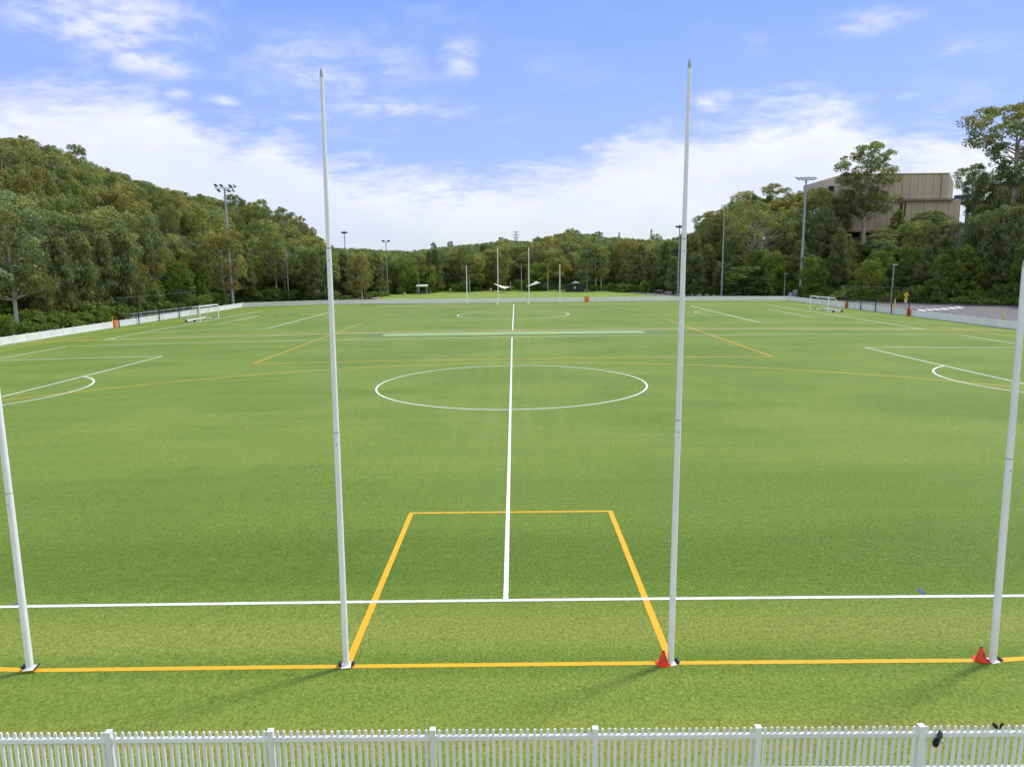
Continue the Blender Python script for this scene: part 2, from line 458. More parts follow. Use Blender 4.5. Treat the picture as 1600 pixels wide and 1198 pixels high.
# ------------------------------------------------------------------ mesh builder
class MB:
    def __init__(self):
        self.v = []; self.f = []; self.mi = []

    def add(self, vs, fs):
        o = len(self.v); self.v += [tuple(p) for p in vs]; self.f += [tuple(i + o for i in f) for f in fs]
        return self

    def box(self, c, s, rz=0.0, ry=0.0, rx=0.0):
        hx, hy, hz = s[0] / 2, s[1] / 2, s[2] / 2
        m = Matrix.Translation(Vector(c)) @ Matrix.Rotation(rz, 4, 'Z') @ Matrix.Rotation(ry, 4, 'Y') @ Matrix.Rotation(rx, 4, 'X')
        vs = [m @ Vector((a * hx, b_ * hy, c_ * hz)) for c_ in (-1, 1) for b_ in (-1, 1) for a in (-1, 1)]
        return self.add(vs, [(0, 2, 3, 1), (4, 5, 7, 6), (0, 1, 5, 4), (2, 6, 7, 3), (0, 4, 6, 2), (1, 3, 7, 5)])

    def bar(self, a, b_, w_, h_):
        a = Vector(a); b_ = Vector(b_); d = (b_ - a); L = d.length; d.normalize()
        up = Vector((0, 0, 1)) if abs(d.z) < 0.9 else Vector((1, 0, 0))
        s = d.cross(up).normalized(); u = s.cross(d)
        vs = []
        for q in (a, b_):
            for i, j in ((-1, -1), (1, -1), (1, 1), (-1, 1)):
                vs.append(q + s * (i * w_ / 2) + u * (j * h_ / 2))
        return self.add(vs, [(3, 2, 1, 0), (4, 5, 6, 7), (0, 1, 5, 4), (1, 2, 6, 5), (2, 3, 7, 6), (3, 0, 4, 7)])

    def tube(self, pts, radii, n=8, cap=True):
        pts = [Vector(p) for p in pts]
        if not hasattr(radii, '__len__'): radii = [radii] * len(pts)
        o = len(self.v)
        ref = None
        for i, p in enumerate(pts):
            d = (pts[min(i + 1, len(pts) - 1)] - pts[max(i - 1, 0)]).normalized()
            if ref is None:
                ref = Vector((1, 0, 0)) if abs(d.x) < 0.8 else Vector((0, 1, 0))
            s = (ref - d * ref.dot(d)).normalized(); u = d.cross(s); ref = s
            for k in range(n):
                a = 2 * math.pi * k / n
                self.v.append(tuple(p + (s * math.cos(a) + u * math.sin(a)) * radii[i]))
        for i in range(len(pts) - 1):
            for k in range(n):
                a = o + i * n + k; b_ = o + i * n + (k + 1) % n
                self.f.append((a, b_, b_ + n, a + n))
        if cap:
            for src, rev in ((o, True), (o + (len(pts) - 1) * n, False)):
                q = len(self.v); self.v += self.v[src:src + n]      # own corner points, so that caps do not bend the smooth shading
                ids = list(range(q, q + n))
                self.f.append(tuple(reversed(ids)) if rev else tuple(ids))
        return self

    def sphere(self, c, r, n=8, m_=5):
        rr = r if hasattr(r, '__len__') else (r, r, r)
        vs = [(c[0], c[1], c[2] - rr[2])]
        for i in range(1, m_):
            t = math.pi * i / m_ - math.pi / 2
            for k in range(n):
                a = 2 * math.pi * k / n
                vs.append((c[0] + rr[0] * math.cos(t) * math.cos(a), c[1] + rr[1] * math.cos(t) * math.sin(a), c[2] + rr[2] * math.sin(t)))
        vs.append((c[0], c[1], c[2] + rr[2]))
        fs = [(0, 1 + (k + 1) % n, 1 + k) for k in range(n)]
        for i in range(m_ - 2):
            for k in range(n):
                a = 1 + i * n + k; b_ = 1 + i * n + (k + 1) % n
                fs.append((a, b_, b_ + n, a + n))
        L = len(vs) - 1; q = 1 + (m_ - 2) * n
        fs += [(L, q + k, q + (k + 1) % n) for k in range(n)]
        return self.add(vs, fs)

    def mesh(self, name, m, smooth=False):
        me = bpy.data.meshes.new(name); me.from_pydata(self.v, [], self.f); me.update()
        if m: me.materials.append(m)
        if smooth:
            me.polygons.foreach_set('use_smooth', [True] * len(me.polygons))
        return me

    def build(self, name, m, parent=None, smooth=False):
        return link(name, self.mesh(name, m, smooth), parent)


def link(name, me, parent=None, loc=None, rz=None):
    o = bpy.data.objects.new(name, me); COL.objects.link(o)
    if parent: o.parent = parent
    if loc is not None: o.location = loc
    if rz is not None: o.rotation_euler = (0, 0, rz)
    return o


def tag(o, label=None, cat=None, group=None, kind=None):
    if label: o['label'] = label
    if cat: o['category'] = cat
    if group: o['group'] = group
    if kind: o['kind'] = kind
    return o


def thing(name, label, cat, loc, group=None, rz=0.0):
    o = bpy.data.objects.new(name, None); COL.objects.link(o)
    o.location = loc; o.rotation_euler = (0, 0, rz); o.empty_display_size = 0.3
    return tag(o, label, cat, group)


def copy_tree(o, parent=None):
    c = o.copy(); COL.objects.link(c); c.parent = parent
    for ch in list(o.children): copy_tree(ch, c)
    return c


# ------------------------------------------------------------------ ground
def grid_mesh(name, xs, ys, fn, m, smooth=True):
    nx, ny = len(xs), len(ys)
    vs = [(x, y, fn(x, y)) for y in ys for x in xs]
    fs = [(j * nx + i, j * nx + i + 1, (j + 1) * nx + i + 1, (j + 1) * nx + i) for j in range(ny - 1) for i in range(nx - 1)]
    me = bpy.data.meshes.new(name); me.from_pydata(vs, [], fs); me.update(); me.materials.append(m)
    if smooth: me.polygons.foreach_set('use_smooth', [True] * len(fs))
    return link(name, me)


XL, XR = -61.5, 62.6


def ground_fn(x, y):
    z = T(x, y)
    if -63 < x < 64 and -30 < y < 152: z -= 0.25
    return z - 0.05


axx = np.concatenate([[-4000, -2500, -1500, -900, -600, -450], np.arange(-360, 361, 6), [450, 600, 900, 1500, 2500, 4000]])
axy = np.concatenate([[-3000, -1200, -500, -200, -100], np.arange(-60, 641, 6), [760, 1000, 1500, 2500, 4500]])
tag(grid_mesh('ground', axx, axy, ground_fn, M['earth']), 'dark forest floor and hillsides around the sports field', kind='structure')
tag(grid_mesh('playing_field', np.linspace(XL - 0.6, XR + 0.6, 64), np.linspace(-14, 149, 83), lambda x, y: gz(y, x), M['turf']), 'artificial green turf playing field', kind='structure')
field = bpy.data.objects['playing_field']


def strip(name, pts, width, z_off, m, closed=False):
    """a painted line: a thin strip following pts on the turf"""
    P = [Vector((p[0], p[1])) for p in pts]
    Q = [P[0]]
    for a, b_ in zip(P, P[1:]):
        near_ = min(a.y, b_.y) < 9.5
        k = max(1, int((b_ - a).length / (0.05 if near_ else 1.0)))
        for i in range(1, k + 1): Q.append(a.lerp(b_, i / k))
    vs, fs = [], []
    n = len(Q)
    for i, p in enumerate(Q):
        if closed:
            a, b_ = Q[(i - 1) % (n - 1)] if i == 0 else Q[i - 1], Q[1] if i == n - 1 else Q[i + 1]
            if i == 0: a = Q[n - 2]
        else:
            a, b_ = Q[max(0, i - 1)], Q[min(n - 1, i + 1)]
        t = (b_ - a).normalized(); s = Vector((-t.y, t.x)) * (width / 2)
        jt = 0.006 if p.y < 12 else 0.0
        for q in (p + s * (1 + random.uniform(-jt, jt) / (width / 2)), p - s * (1 + random.uniform(-jt, jt) / (width / 2))): vs.append((q.x, q.y, gz(q.y, q.x) + z_off))
    fs = [(2 * i, 2 * i + 1, 2 * i + 3, 2 * i + 2) for i in range(n - 1)]
    me = bpy.data.meshes.new(name); me.from_pydata(vs, [], fs); me.update(); me.materials.append(m)
    # make faces look up
    if me.polygons[0].normal.z < 0: me.flip_normals()
    return link(name, me, field)


def arc(cx, cy_, r, a0, a1, n=72, ry=None):
    ry = ry or r
    return [(cx + r * math.cos(R(a0 + (a1 - a0) * i / n)), cy_ + ry * math.sin(R(a0 + (a1 - a0) * i / n))) for i in range(n + 1)]


ZY, ZW = 0.004, 0.008
W1 = M['line_white']; W2 = M['line_faded']; Y1 = M['line_yellow']; Y2 = M['line_yellow_faint']
# first soccer pitch (crosswise, nearest the camera)
strip('touch_line', [(-30, 2.76), (30, 2.74)], 0.12, ZW, W1)
strip('halfway_line', [(-0.09, 2.80), (-0.09, 67.1)], 0.12, ZW, W1)
strip('touch_line', [(-50.6, 67.8), (-20, 67.25), (20, 67.5), (51.9, 69.0)], 0.15, ZW, W2)
strip('centre_circle', arc(-0.05, 34.95, 9.12, 0, 360, 120), 0.12, ZW, W1, closed=True)
for s in (-1, 1):
    strip('goal_line', [(s * 51.2, 2.75), (s * 51.2, 67.6)], 0.15, ZW, W1)
    strip('penalty_area_line', [(s * 51.1, 55.4), (s * 34.0, 55.2), (s * 34.0, 14.8), (s * 51.1, 14.8)], 0.15, ZW, W1)
    c0 = 39.4 * s
    a = math.degrees(math.acos(5.4 / 9.15))
    pts = arc(c0, 35.0, 9.15, (180 - a) if s > 0 else -a, (180 + a) if s > 0 else a, 40)
    strip('penalty_arc', pts, 0.14, ZW, W1)
# second soccer pitch
strip('touch_line', [(-50.8, 74.6), (-20, 75.7), (20, 75.9), (51.8, 75.8)], 0.15, ZW, W2)
strip('touch_line', [(-50.6, 131.5), (51, 131.5)], 0.11, ZW, W2)
strip('halfway_line', [(-0.05, 75.9), (0.12, 134.6)], 0.14, ZW, W1)
strip('centre_circle', arc(0.0, 104.2, 9.15, 0, 360, 100), 0.16, ZW, W1, closed=True)
for s in (-1, 1):
    strip('goal_line', [(s * 51.3, 75.6), (s * 51.0, 131.6)], 0.17, ZW, W1)
    strip('penalty_area_line', [(s * 51.2, 85.3), (s * 34.2, 85.3)], 0.14, ZW, W2)
    strip('penalty_area_line', [(s * 34.2, 85.3), (s * 34.2, 124.3)], 0.18, ZW, W1)
    strip('penalty_area_line', [(s * 34.2, 124.3), (s * 51.0, 124.3)], 0.14, ZW, W2)
    strip('goal_area_line', [(s * 51.0, 96.0), (s * 45.6, 96.0)], 0.15, ZW, W2)
    strip('goal_area_line', [(s * 45.6, 96.0), (s * 45.6, 114.4)], 0.17, ZW, W1)
    strip('goal_area_line', [(s * 45.6, 114.4), (s * 51.0, 114.4)], 0.10, ZW, W2)
    strip('corner_arc', arc(s * 51.3, 75.7, 1.0, 90 if s > 0 else 0, 180 if s > 0 else 90, 10), 0.12, ZW + .004, W1)
    a = math.degrees(math.acos(5.5 / 9.15))
    strip('penalty_arc', arc(s * 39.6, 104.8, 9.15, (180 - a) if s > 0 else -a, (180 + a) if s > 0 else a, 40), 0.10, ZW, W1 if s > 0 else W2)
    strip('penalty_spot', [(s * 40.0 - 0.15, 104.6), (s * 40 + 0.15, 104.6)], 0.3, ZW, W1)
# football oval in yellow
GX = 3.2
strip('goal_square_line', [(-GX, 0.06), (-GX, 8.9)], 0.15, ZY, Y1)
strip('goal_square_line', [(GX, 0.06), (GX, 8.9)], 0.15, ZY, Y1)
strip('goal_square_line', [(-GX - .075, 8.92), (GX + .075, 8.88)], 0.12, ZY + .0015, Y1)
strip('boundary_line', [(-9.5, 0), (9.55, 0)], 0.13, ZY + .0015, Y1)
strip('boundary_line', [(9.55, 0), (12.0, 0.22), (20, 4.5), (34, 16), (46, 33), (53.5, 50), (56.2, 66), (56.3, 76), (55.2, 84), (53.8, 93), (52.9, 107), (48, 121), (36, 131), (20, 134.6), (9.6, 135)], 0.14, ZY, Y1)
strip('boundary_line', [(-9.5, 0), (-12.0, 0.25), (-20, 4.5), (-34, 16), (-46, 33), (-54, 50), (-57.1, 66), (-57.4, 80), (-57.1, 100), (-56.2, 115), (-55.5, 130), (-54, 136), (-36, 137), (-20, 136), (-9.6, 135)], 0.14, ZY, Y1)
strip('fifty_metre_arc', arc(0, 0, 45.8, 34, 146, 90), 0.15, ZY, Y1)
strip('fifty_metre_arc', arc(0, 135, 43, 200, 327, 90, 41.2), 0.15, ZY, Y2)
strip('centre_square_line', [(-22.6, 48.0), (22.7, 48.5)], 0.16, ZY + .0015, Y1)
strip('centre_square_line', [(-22.3, 91.5), (22.6, 92.0)], 0.15, ZY + .0015, Y2)
strip('centre_square_line', [(-22.6, 48.0), (-22.3, 91.5)], 0.14, ZY, Y1)
strip('centre_square_line', [(22.7, 48.5), (22.6, 92.0)], 0.14, ZY, Y1)
# cricket strip
strip('cricket_pitch_surround', [(-17.5, 71.8), (17.5, 71.8)], 5.0, ZY - .001, M['wicket_dark'])
strip('cricket_pitch', [(-15.6, 72.2), (15.7, 72.2)], 2.7, ZY + .001, M['wicket'])
strip('small_centre_circle', arc(0.1, 72.0, 5.1, 0, 360, 60, 3.6), 0.12, ZY + .003, Y1, closed=True)
# blue hockey marks near the touch line
strip('blue_mark', [ground_at(1444, 928, lambda x, y: 0)[:2], ground_at(1434, 921, lambda x, y: 0)[:2]], 0.08, ZW, M['line_blue'])
strip('blue_mark', [ground_at(20, 943, lambda x, y: 0)[:2], ground_at(33, 937, lambda x, y: 0)[:2]], 0.08, ZW, M['line_blue'])


def patch(name, poly, off, m, label, res=3.0, parent=None):
    """a draped sheet inside a polygon (bmesh cut by a grid)"""
    xs = [p[0] for p in poly]; ys = [p[1] for p in poly]
    bm = bmesh.new()
    f = bm.faces.new([bm.verts.new((x, y, 0)) for x, y in poly])
    for ax, lo, hi in ((0, min(xs), max(xs)), (1, min(ys), max(ys))):
        c = lo + res
        while c < hi:
            g = bm.verts[:] + bm.edges[:] + bm.faces[:]
            co = (c, 0, 0) if ax == 0 else (0, c, 0); no = (1, 0, 0) if ax == 0 else (0, 1, 0)
            bmesh.ops.bisect_plane(bm, geom=g, plane_co=co, plane_no=no); c += res
    for v in bm.verts: v.co.z = T(v.co.x, v.co.y) + off
    bmesh.ops.triangulate(bm, faces=bm.faces[:])
    me = bpy.data.meshes.new(name); bm.to_mesh(me); bm.free(); me.materials.append(m)
    me.update()
    if sum(p.normal.z for p in me.polygons) < 0: me.flip_normals()
    return tag(link(name, me, parent), label, kind='structure')


def P2(px, d): 
    q = at_depth(px, d); return (q.x, q.y)


patch('lawn', [(-34, 144), (-36, 190), P2(640, 208), P2(700, 217), P2(800, 219), P2(900, 216), P2(965, 222), P2(1015, 200), P2(1040, 182), (41, 146), (36, 143.5), (0, 141), (-20, 142.5)], 0.06, M['lawn'], 'bright green mown lawn beyond the far fence')
patch('path', [P2(577, 182), P2(590, 182), P2(597, 196), P2(591, 207), P2(585, 205), P2(589, 194)], 0.10, M['path'], 'grey path left of the far lawn')
patch('path', [P2(985, 196), P2(1006, 184), P2(1040, 176), P2(1062, 177), P2(1012, 190), P2(996, 200), P2(940, 211), P2(880, 208), P2(900, 205), P2(950, 204)], 0.10, M['path'], 'pale concrete path at the right edge of the far lawn', 2.0)
carpoly = [(65, 45), (64.5, 100), (64, 128), (66, 146), P2(1338, 163), P2(1400, 154), P2(1470, 148), P2(1530, 143), P2(1600, 138), P2(1680, 132), (130, 80), (110, 45)]
patch('car_park', carpoly, 0.06, M['asphalt'], 'grey asphalt car park and road right of the field')
verge = patch('verge', [(62.9, 45), (62.9, 146), (65.9, 146), (64.0, 128), (64.4, 100), (64.9, 45)], 0.08, M['lawn'], 'narrow grass verge between the right fence and the road', 2.0)

# speed hump markings
a0 = ground_at(1440, 485.5); a1 = ground_at(1499, 481.0)
hump = patch('road_marking', [(0, 0), (1, 0), (1, 1)], 0, M['road_white'], 'row of white blocks painted on the speed hump')
me = MB()
for i in range(6):
    c = a0.lerp(a1, i / 5)
    vs = []
    dx = (a1 - a0).normalized(); dyv = Vector((dx.y, -dx.x, 0))
    for u, v_ in ((-0.80, -2.2), (0.25, -2.2), (0.70, 2.2), (-0.35, 2.2)):
        q = c + Vector((u + 0.25 * v_, v_, 0))
        vs.append((q.x, q.y, T(q.x, q.y) + 0.085))
    me.add(vs, [(0, 1, 2, 3)])
old = hump.data; hump.data = me.mesh('road_marking', M['road_white']); bpy.data.meshes.remove(old)
if hump.data.polygons[0].normal.z < 0: hump.data.flip_normals()

# ------------------------------------------------------------------ picket fence in the foreground
FY = -3.40; FH = 1.05


def picket_mesh(w_=0.046, d=0.022, z1=1.005):
    mb = MB(); prof = [(-w_ / 2, 0.04), (w_ / 2, 0.04), (w_ / 2, z1 - 0.03)]
    for k in range(1, 6):
        a = math.pi * k / 6
        prof.append((w_ / 2 * math.cos(a), z1 - 0.03 + w_ / 2 * 1.05 * math.sin(a)))
    prof.append((-w_ / 2, z1 - 0.03))
    n = len(prof)
    vs = [(x, -d / 2, z) for x, z in prof] + [(x, d / 2, z) for x, z in prof]
    fs = [tuple(range(n)), tuple(reversed(range(n, 2 * n)))] + [(i, i + n, (i + 1) % n + n, (i + 1) % n) for i in range(n)]
    return mb.add(vs, fs).mesh('picket', M['fence_white'])


fence = thing('picket_fence', 'white picket fence with round topped pickets along the foreground', 'fence', (0, FY, 0))
pk = picket_mesh()
post_mb = MB().box((0, 0, 0.505), (0.082, 0.082, 1.0)).box((0, 0, 1.008), (0.09, 0.09, 0.016))
post_mb.add([(-.045, -.045, 1.016), (.045, -.045, 1.016), (.045, .045, 1.016), (-.045, .045, 1.016), (0, 0, 1.03)], [(0, 1, 4), (1, 2, 4), (2, 3, 4), (3, 0, 4)])
post_me = post_mb.mesh('post', M['fence_white'])
BAY = 2.40
px0 = -1.09
posts_x = [px0 + BAY * k for k in range(-5, 7)]
for i, X in enumerate(posts_x):
    link('post', post_me, fence, (X, 0, 0))
    if i < len(posts_x) - 1:
        for z, h in ((0.868, 0.062), (0.30, 0.062)):
            rb = MB()
            rb.box((0, 0, z), (BAY - 0.083, 0.056, h))
            rb.build('rail', M['fence_white'], fence).location = (X + BAY / 2, 0, 0)
        for k in range(1, 24):
            o = link('picket', pk, fence, (X + k * 0.1, 0, random.uniform(-.003, .003)))
            o.rotation_euler = (random.uniform(-.006, .006), random.uniform(-.008, .008), random.uniform(-.05, .05))

# ------------------------------------------------------------------ the fences far round the field
fence_post = MB().box((0, 0, 0.55), (0.11, 0.11, 1.12)).mesh('fence_post', M['fence_white'])


def far_fence(label, pts, gaps=()):
    root = thing('picket_fence', label, 'fence', (pts[0][0], pts[0][1], 0))
    org = Vector((pts[0][0], pts[0][1], 0))
    pick = MB(); rail = MB(); rail2 = MB()
    s = 0.0; nxt = 0.0
    P = [Vector((p[0], p[1], 0)) for p in pts]
    for a, b_ in zip(P, P[1:]):
        L = (b_ - a).length; d = (b_ - a) / L; ang = math.atan2(d.y, d.x)
        k = 0.0
        while k < L:
            q = a + d * k
            skip = any(abs((q - Vector((g[0], g[1], 0))).length) < g[2] for g in gaps)
            if not skip:
                z = gz(q.y, q.x)
                h = 1.0
                hw = 0.040 * d; hn = Vector((-d.y, d.x, 0)) * 0.011
                o = q - org; o.z = 0
                vs = [o - hw - hn, o + hw - hn, o + hw + hn, o - hw + hn]
                vs = [Vector((v_.x, v_.y, z + 0.04)) for v_ in vs] + [Vector((v_.x, v_.y, z + h)) for v_ in vs]
                pick.add(vs, [(0, 1, 5, 4), (1, 2, 6, 5), (2, 3, 7, 6), (3, 0, 4, 7), (4, 5, 6, 7)])
            k += 0.1
        k = 0.0
        nb = max(1, round(L / BAY))
        for i in range(nb + 1):
            q = a + d * (L * i / nb)
            if i < nb or b_ is P[-1]:
                link('post', fence_post, root, (q.x - org.x, q.y - org.y, gz(q.y, q.x)), ang)
            if i < nb:
                q2 = a + d * (L * (i + 1) / nb)
                u0 = q + d * .06; u1 = q2 - d * .06
                for z in (0.86, 0.16):
                    rail.bar((u0.x - org.x, u0.y - org.y, gz(u0.y, u0.x) + z), (u1.x - org.x, u1.y - org.y, gz(u1.y, u1.x) + z), 0.056, 0.075)
    tag(pick.build('pickets', M['fence_far'], root), kind='stuff')
    tag(rail.build('rails', M['fence_far'], root), kind='stuff')
    return root


PAD = [(XL, 96.2), (15.75, 139.6), (62.2, 119.8), (XR, 99.4)]
far_fence('white picket fence down the left side of the field, in front of the forest', [(XL, 45), (XL, 95.6)])
far_fence('white picket fence behind the left soccer goal up to the far left corner', [(XL, 97.0), (XL, 118), (-61.2, 147.6)])
far_fence('white picket fence across the far end of the field', [(-61.0, 147.6), (-44, 147.6), (-30, 143.8), (-14, 140.3), (0, 139.5), (16, 139.6), (36, 142.4), (61.2, 145.6)])
far_fence('white picket fence behind the right soccer goal', [(61.4, 145.5), (62.2, 120.2)])
far_fence('white picket fence between the two orange pads on the right side', [(62.25, 119.2), (XR, 99.8)])
far_fence('white picket fence beside the car park, nearest on the right', [(XR, 98.6), (XR + .2, 74), (XR + .2, 45)])

# orange pads on gate posts
pad_labels = ['orange padded gate post in the left fence under the first black net pole', 'orange square pad on the far fence right of the far goal posts',
              'narrow orange pad on the right fence behind the soccer goal', 'orange padded gate post in the right fence beside the car park']
for i, ((x, y), lb) in enumerate(zip(PAD, pad_labels)):
    r_ = thing('padded_post', lb, 'pad', (x, y, gz(y, x)), 'orange pads round the field fence')
    wx, wy = ((0.42, 0.75), (1.0, 0.25), (0.42, 0.6), (0.42, 0.85))[i]
    b_ = bmesh.new(); bmesh.ops.create_cube(b_, size=1)
    for v in b_.verts: v.co = Vector((v.co.x * wx, v.co.y * wy, v.co.z * 1.12 + 0.60))
    bmesh.ops.bevel(b_, geom=b_.edges[:], offset=0.05, segments=2, affect='EDGES')
    me_ = bpy.data.meshes.new('pad'); b_.to_mesh(me_); b_.free(); me_.materials.append(M['orange_pad']); link('pad', me_, r_)
    if i == 0:
        MB().tube([(0.0, -0.55, 0), (0.0, -0.55, 1.75)], 0.07, 8).build('yellow_marker', M['yellow'], r_)
    if i == 3:
        MB().box((0.3, -1.0, 0.55), (0.3, 0.5, 1.0)).build('gate_latch', M['black_steel'], r_)


# ------------------------------------------------------------------ tall goal posts
def goal_post(label, x, y, h, r0, r1, lean, joints, group, cat='goal post', z=0.0, seams=True, far=False):
    root = thing('goal_post', label, cat, (x, y, z), group)
    n = 20 if not far else 8
    lv = [0] + joints + [h - 0.16]
    for i in range(len(lv) - 1):
        t0, t1 = lv[i] / h, lv[i + 1] / h
        ra = r0 + (r1 - r0) * t0 ** 2; rb = r0 + (r1 - r0) * t1 ** 2
        if i > 0: ra *= 0.965
        MB().tube([(lean * t0, 0, lv[i]), (lean * t1, 0, lv[i + 1])], [ra, rb], n).build('section', M['white_paint'], root, False if far else True)
    rt = r0 + (r1 - r0)
    MB().tube([(lean, 0, h - 0.16), (lean, 0, h - 0.13), (lean, 0, h - .05), (lean, 0, h)], [rt * 1.06, rt * 1.06, rt * 0.75, rt * 0.2], n).build('cap', M['grey_cap'], root, True)
    if not far:
        for j in joints:
            t = j / h; rr = (r0 + (r1 - r0) * t * t) * 1.02
            MB().tube([(lean * t, 0, j - 0.012), (lean * t, 0, j + 0.012)], rr, n).build('joint_ring', M['joint'], root, True)
            MB().sphere((lean * t, -rr * 0.98, j - 0.22), 0.012, 6, 4).build('bolt', M['black_rubber'], root)
        # ground sleeve: a white split square plate with lifted black rubber flaps
        MB().box((0, 0, 0.012), (0.20, 0.20, 0.012), R(12)).build('base_plate', M['white_paint'], root)
        for sx, a in ((-1, 0.5), (1, -0.5)):
            MB().box((sx * 0.125, 0.02, 0.035), (0.075, 0.17, 0.012), R(10), a * 1.1).build('rubber_flap', M['black_rubber'], root)
    return root


M['grey_cap'] = simple('grey_plastic_cap', (0.42, 0.43, 0.43), 0.5, 0, 0.1, 5)
M['joint'] = simple('pole_joint', (0.45, 0.45, 0.44), 0.5, 0, 0.2, 5)
g_near = 'tall white posts at the near end'
goal_post('tall white goal post left of centre on the yellow goal line', -3.21, 0.0, 11.16, 0.061, 0.030, 0.09, [4.72, 8.1], g_near)
goal_post('tall white goal post with a red cone at its foot, right of centre', 3.19, 0.0, 11.24, 0.061, 0.030, 0.04, [4.9, 8.2], g_near)
goal_post('white behind post at the left edge of the picture', -9.47, 0.0, 7.8, 0.067, 0.050, 0.05, [3.6], g_near)
goal_post('white behind post with a red cone at its foot, at the right edge', 9.52, 0.0, 7.8, 0.067, 0.050, -0.16, [4.1], g_near)
g_far = 'white posts at the far end'
for x, y, h, lb in ((-3.12, 135.0, 11.6, 'far white goal post, left one of the tall pair'), (3.28, 134.8, 11.6, 'far white goal post, right one of the tall pair'),
                    (-9.75, 137.5, 8.1, 'far shorter white behind post left of the tall pair'), (9.85, 137.5, 8.1, 'far shorter white behind post right of the tall pair')):
    rt = goal_post(lb, x, y, h, 0.10, 0.08, 0, [], g_far, z=gz(y, x), far=True)
    if h > 10:
        MB().bar((-0.35, -2.0, 0.02), (0, -0.2, 0.35), 0.22, 0.05).build('yellow_foot_pad', M['yellow'], rt)


# ------------------------------------------------------------------ red cones
def cone(label, x, y, rz, tilt):
    root = thing('traffic_cone', label, 'cone', (x, y, 0.012), 'red cones at the post feet', rz)
    root.rotation_euler = (tilt, 0, rz); root.scale = (0.86, 0.86, 0.86)
    n = 24
    MB().tube([(0, 0, 0.018), (0, 0, 0.055), (0, 0, 0.295), (0, 0, 0.310)], [0.108, 0.098, 0.038, 0.030], n, False).build('cone_body', M['cone_red'], root, True)
    MB().tube([(0, 0, 0.3098), (0, 0, 0.27)], [0.0302, 0.0], n, False).build('cone_hole', M['ink'], root, True)
    b_ = bmesh.new(); bmesh.ops.create_cube(b_, size=1)
    for v in b_.verts: v.co = Vector((v.co.x * 0.30, v.co.y * 0.30, v.co.z * 0.02 + 0.010))
    bmesh.ops.bevel(b_, geom=[e for e in b_.edges if abs(e.verts[0].co.z - e.verts[1].co.z) > .01], offset=0.03, segments=3, affect='EDGES')
    me_ = bpy.data.meshes.new('cone_base'); b_.to_mesh(me_); b_.free(); me_.materials.append(M['cone_red']); link('cone_base', me_, root)
    # dark stencilled marks: two short stacked glyphs on the side of the cone
    mk = MB()
    glyph = [["1111", "1001", "1110", "1001", "1111"], ["1011", "1101", "1011", "1101", "1001"]]
    for g, z0 in ((glyph[0], 0.165), (glyph[1], 0.105)):
        for r_, row in enumerate(g):
            for c_, ch in enumerate(row):
                if ch == '1':
                    z = z0 + (4 - r_) * 0.0095
                    rad = 0.098 - (z - 0.055) / 0.24 * 0.060 + 0.0022
                    a = R(-55) + (c_ - 1.5) * 0.0105 / rad
                    mk.box((rad * math.cos(a), rad * math.sin(a), z), (0.002, 0.0105, 0.0098), a, R(-14))
    tag(mk.build('lettering', M['ink'], root))
    return root


cone('red plastic cone leaning by the goal post right of centre', 3.035, -0.02, R(12), R(2))
cone('red plastic cone beside the behind post at the right edge', 9.30, 0.02, R(-18), R(-3))


# ------------------------------------------------------------------ gloves and straps hung on the near fence
def blob(name, pts, m, parent):
    """soft cloth shape: chained flattened tube"""
    mb = MB()
    mb.tube([p[:3] for p in pts], [p[3] for p in pts], 10)
    return mb.build(name, m, parent, True)


gx = 6.16 + 0.155
gl = thing('hanging_gloves', 'black and grey gloves hanging on the fence beside a fence post', 'gloves', (gx, FY - 0.045, 0.86))
blob('glove', [(0.03, -0.005, 0.10, 0.014), (0.045, -0.012, 0.07, 0.032), (0.04, -0.02, 0.02, 0.036), (0.02, -0.022, -0.03, 0.022)], M['grey_dark'] if 'grey_dark' in M else M['black_cloth'], gl)
blob('glove', [(0.015, -0.02, 0.0, 0.014), (0.0, -0.026, -0.04, 0.034), (-0.02, -0.026, -0.09, 0.045), (-0.025, -0.022, -0.135, 0.034), (-0.03, -0.02, -0.15, 0.012)], M['black_cloth'], gl)
blob('glove_cuff', [(0.035, -0.04, -0.03, 0.018), (0.06, -0.04, -0.05, 0.028), (0.075, -0.036, -0.075, 0.018)], M['grey_cloth'], gl)
lh = thing('hung_strap', 'black strap looped over two pickets near the right edge', 'strap', (px0 + 2.4 * 3 + 1.08, FY, 0.95))
blob('strap_end', [(-0.035, 0, 0.095, 0.012), (-0.02, -0.012, 0.07, 0.026), (0.005, -0.02, 0.04, 0.028), (0.02, -0.02, 0.01, 0.014)], M['black_cloth'], lh)
blob('strap_end', [(0.065, -0.02, 0.0, 0.008), (0.075, -0.012, 0.05, 0.013), (0.105, 0, 0.075, 0.020), (0.135, 0.006, 0.06, 0.010)], M['black_cloth'], lh)


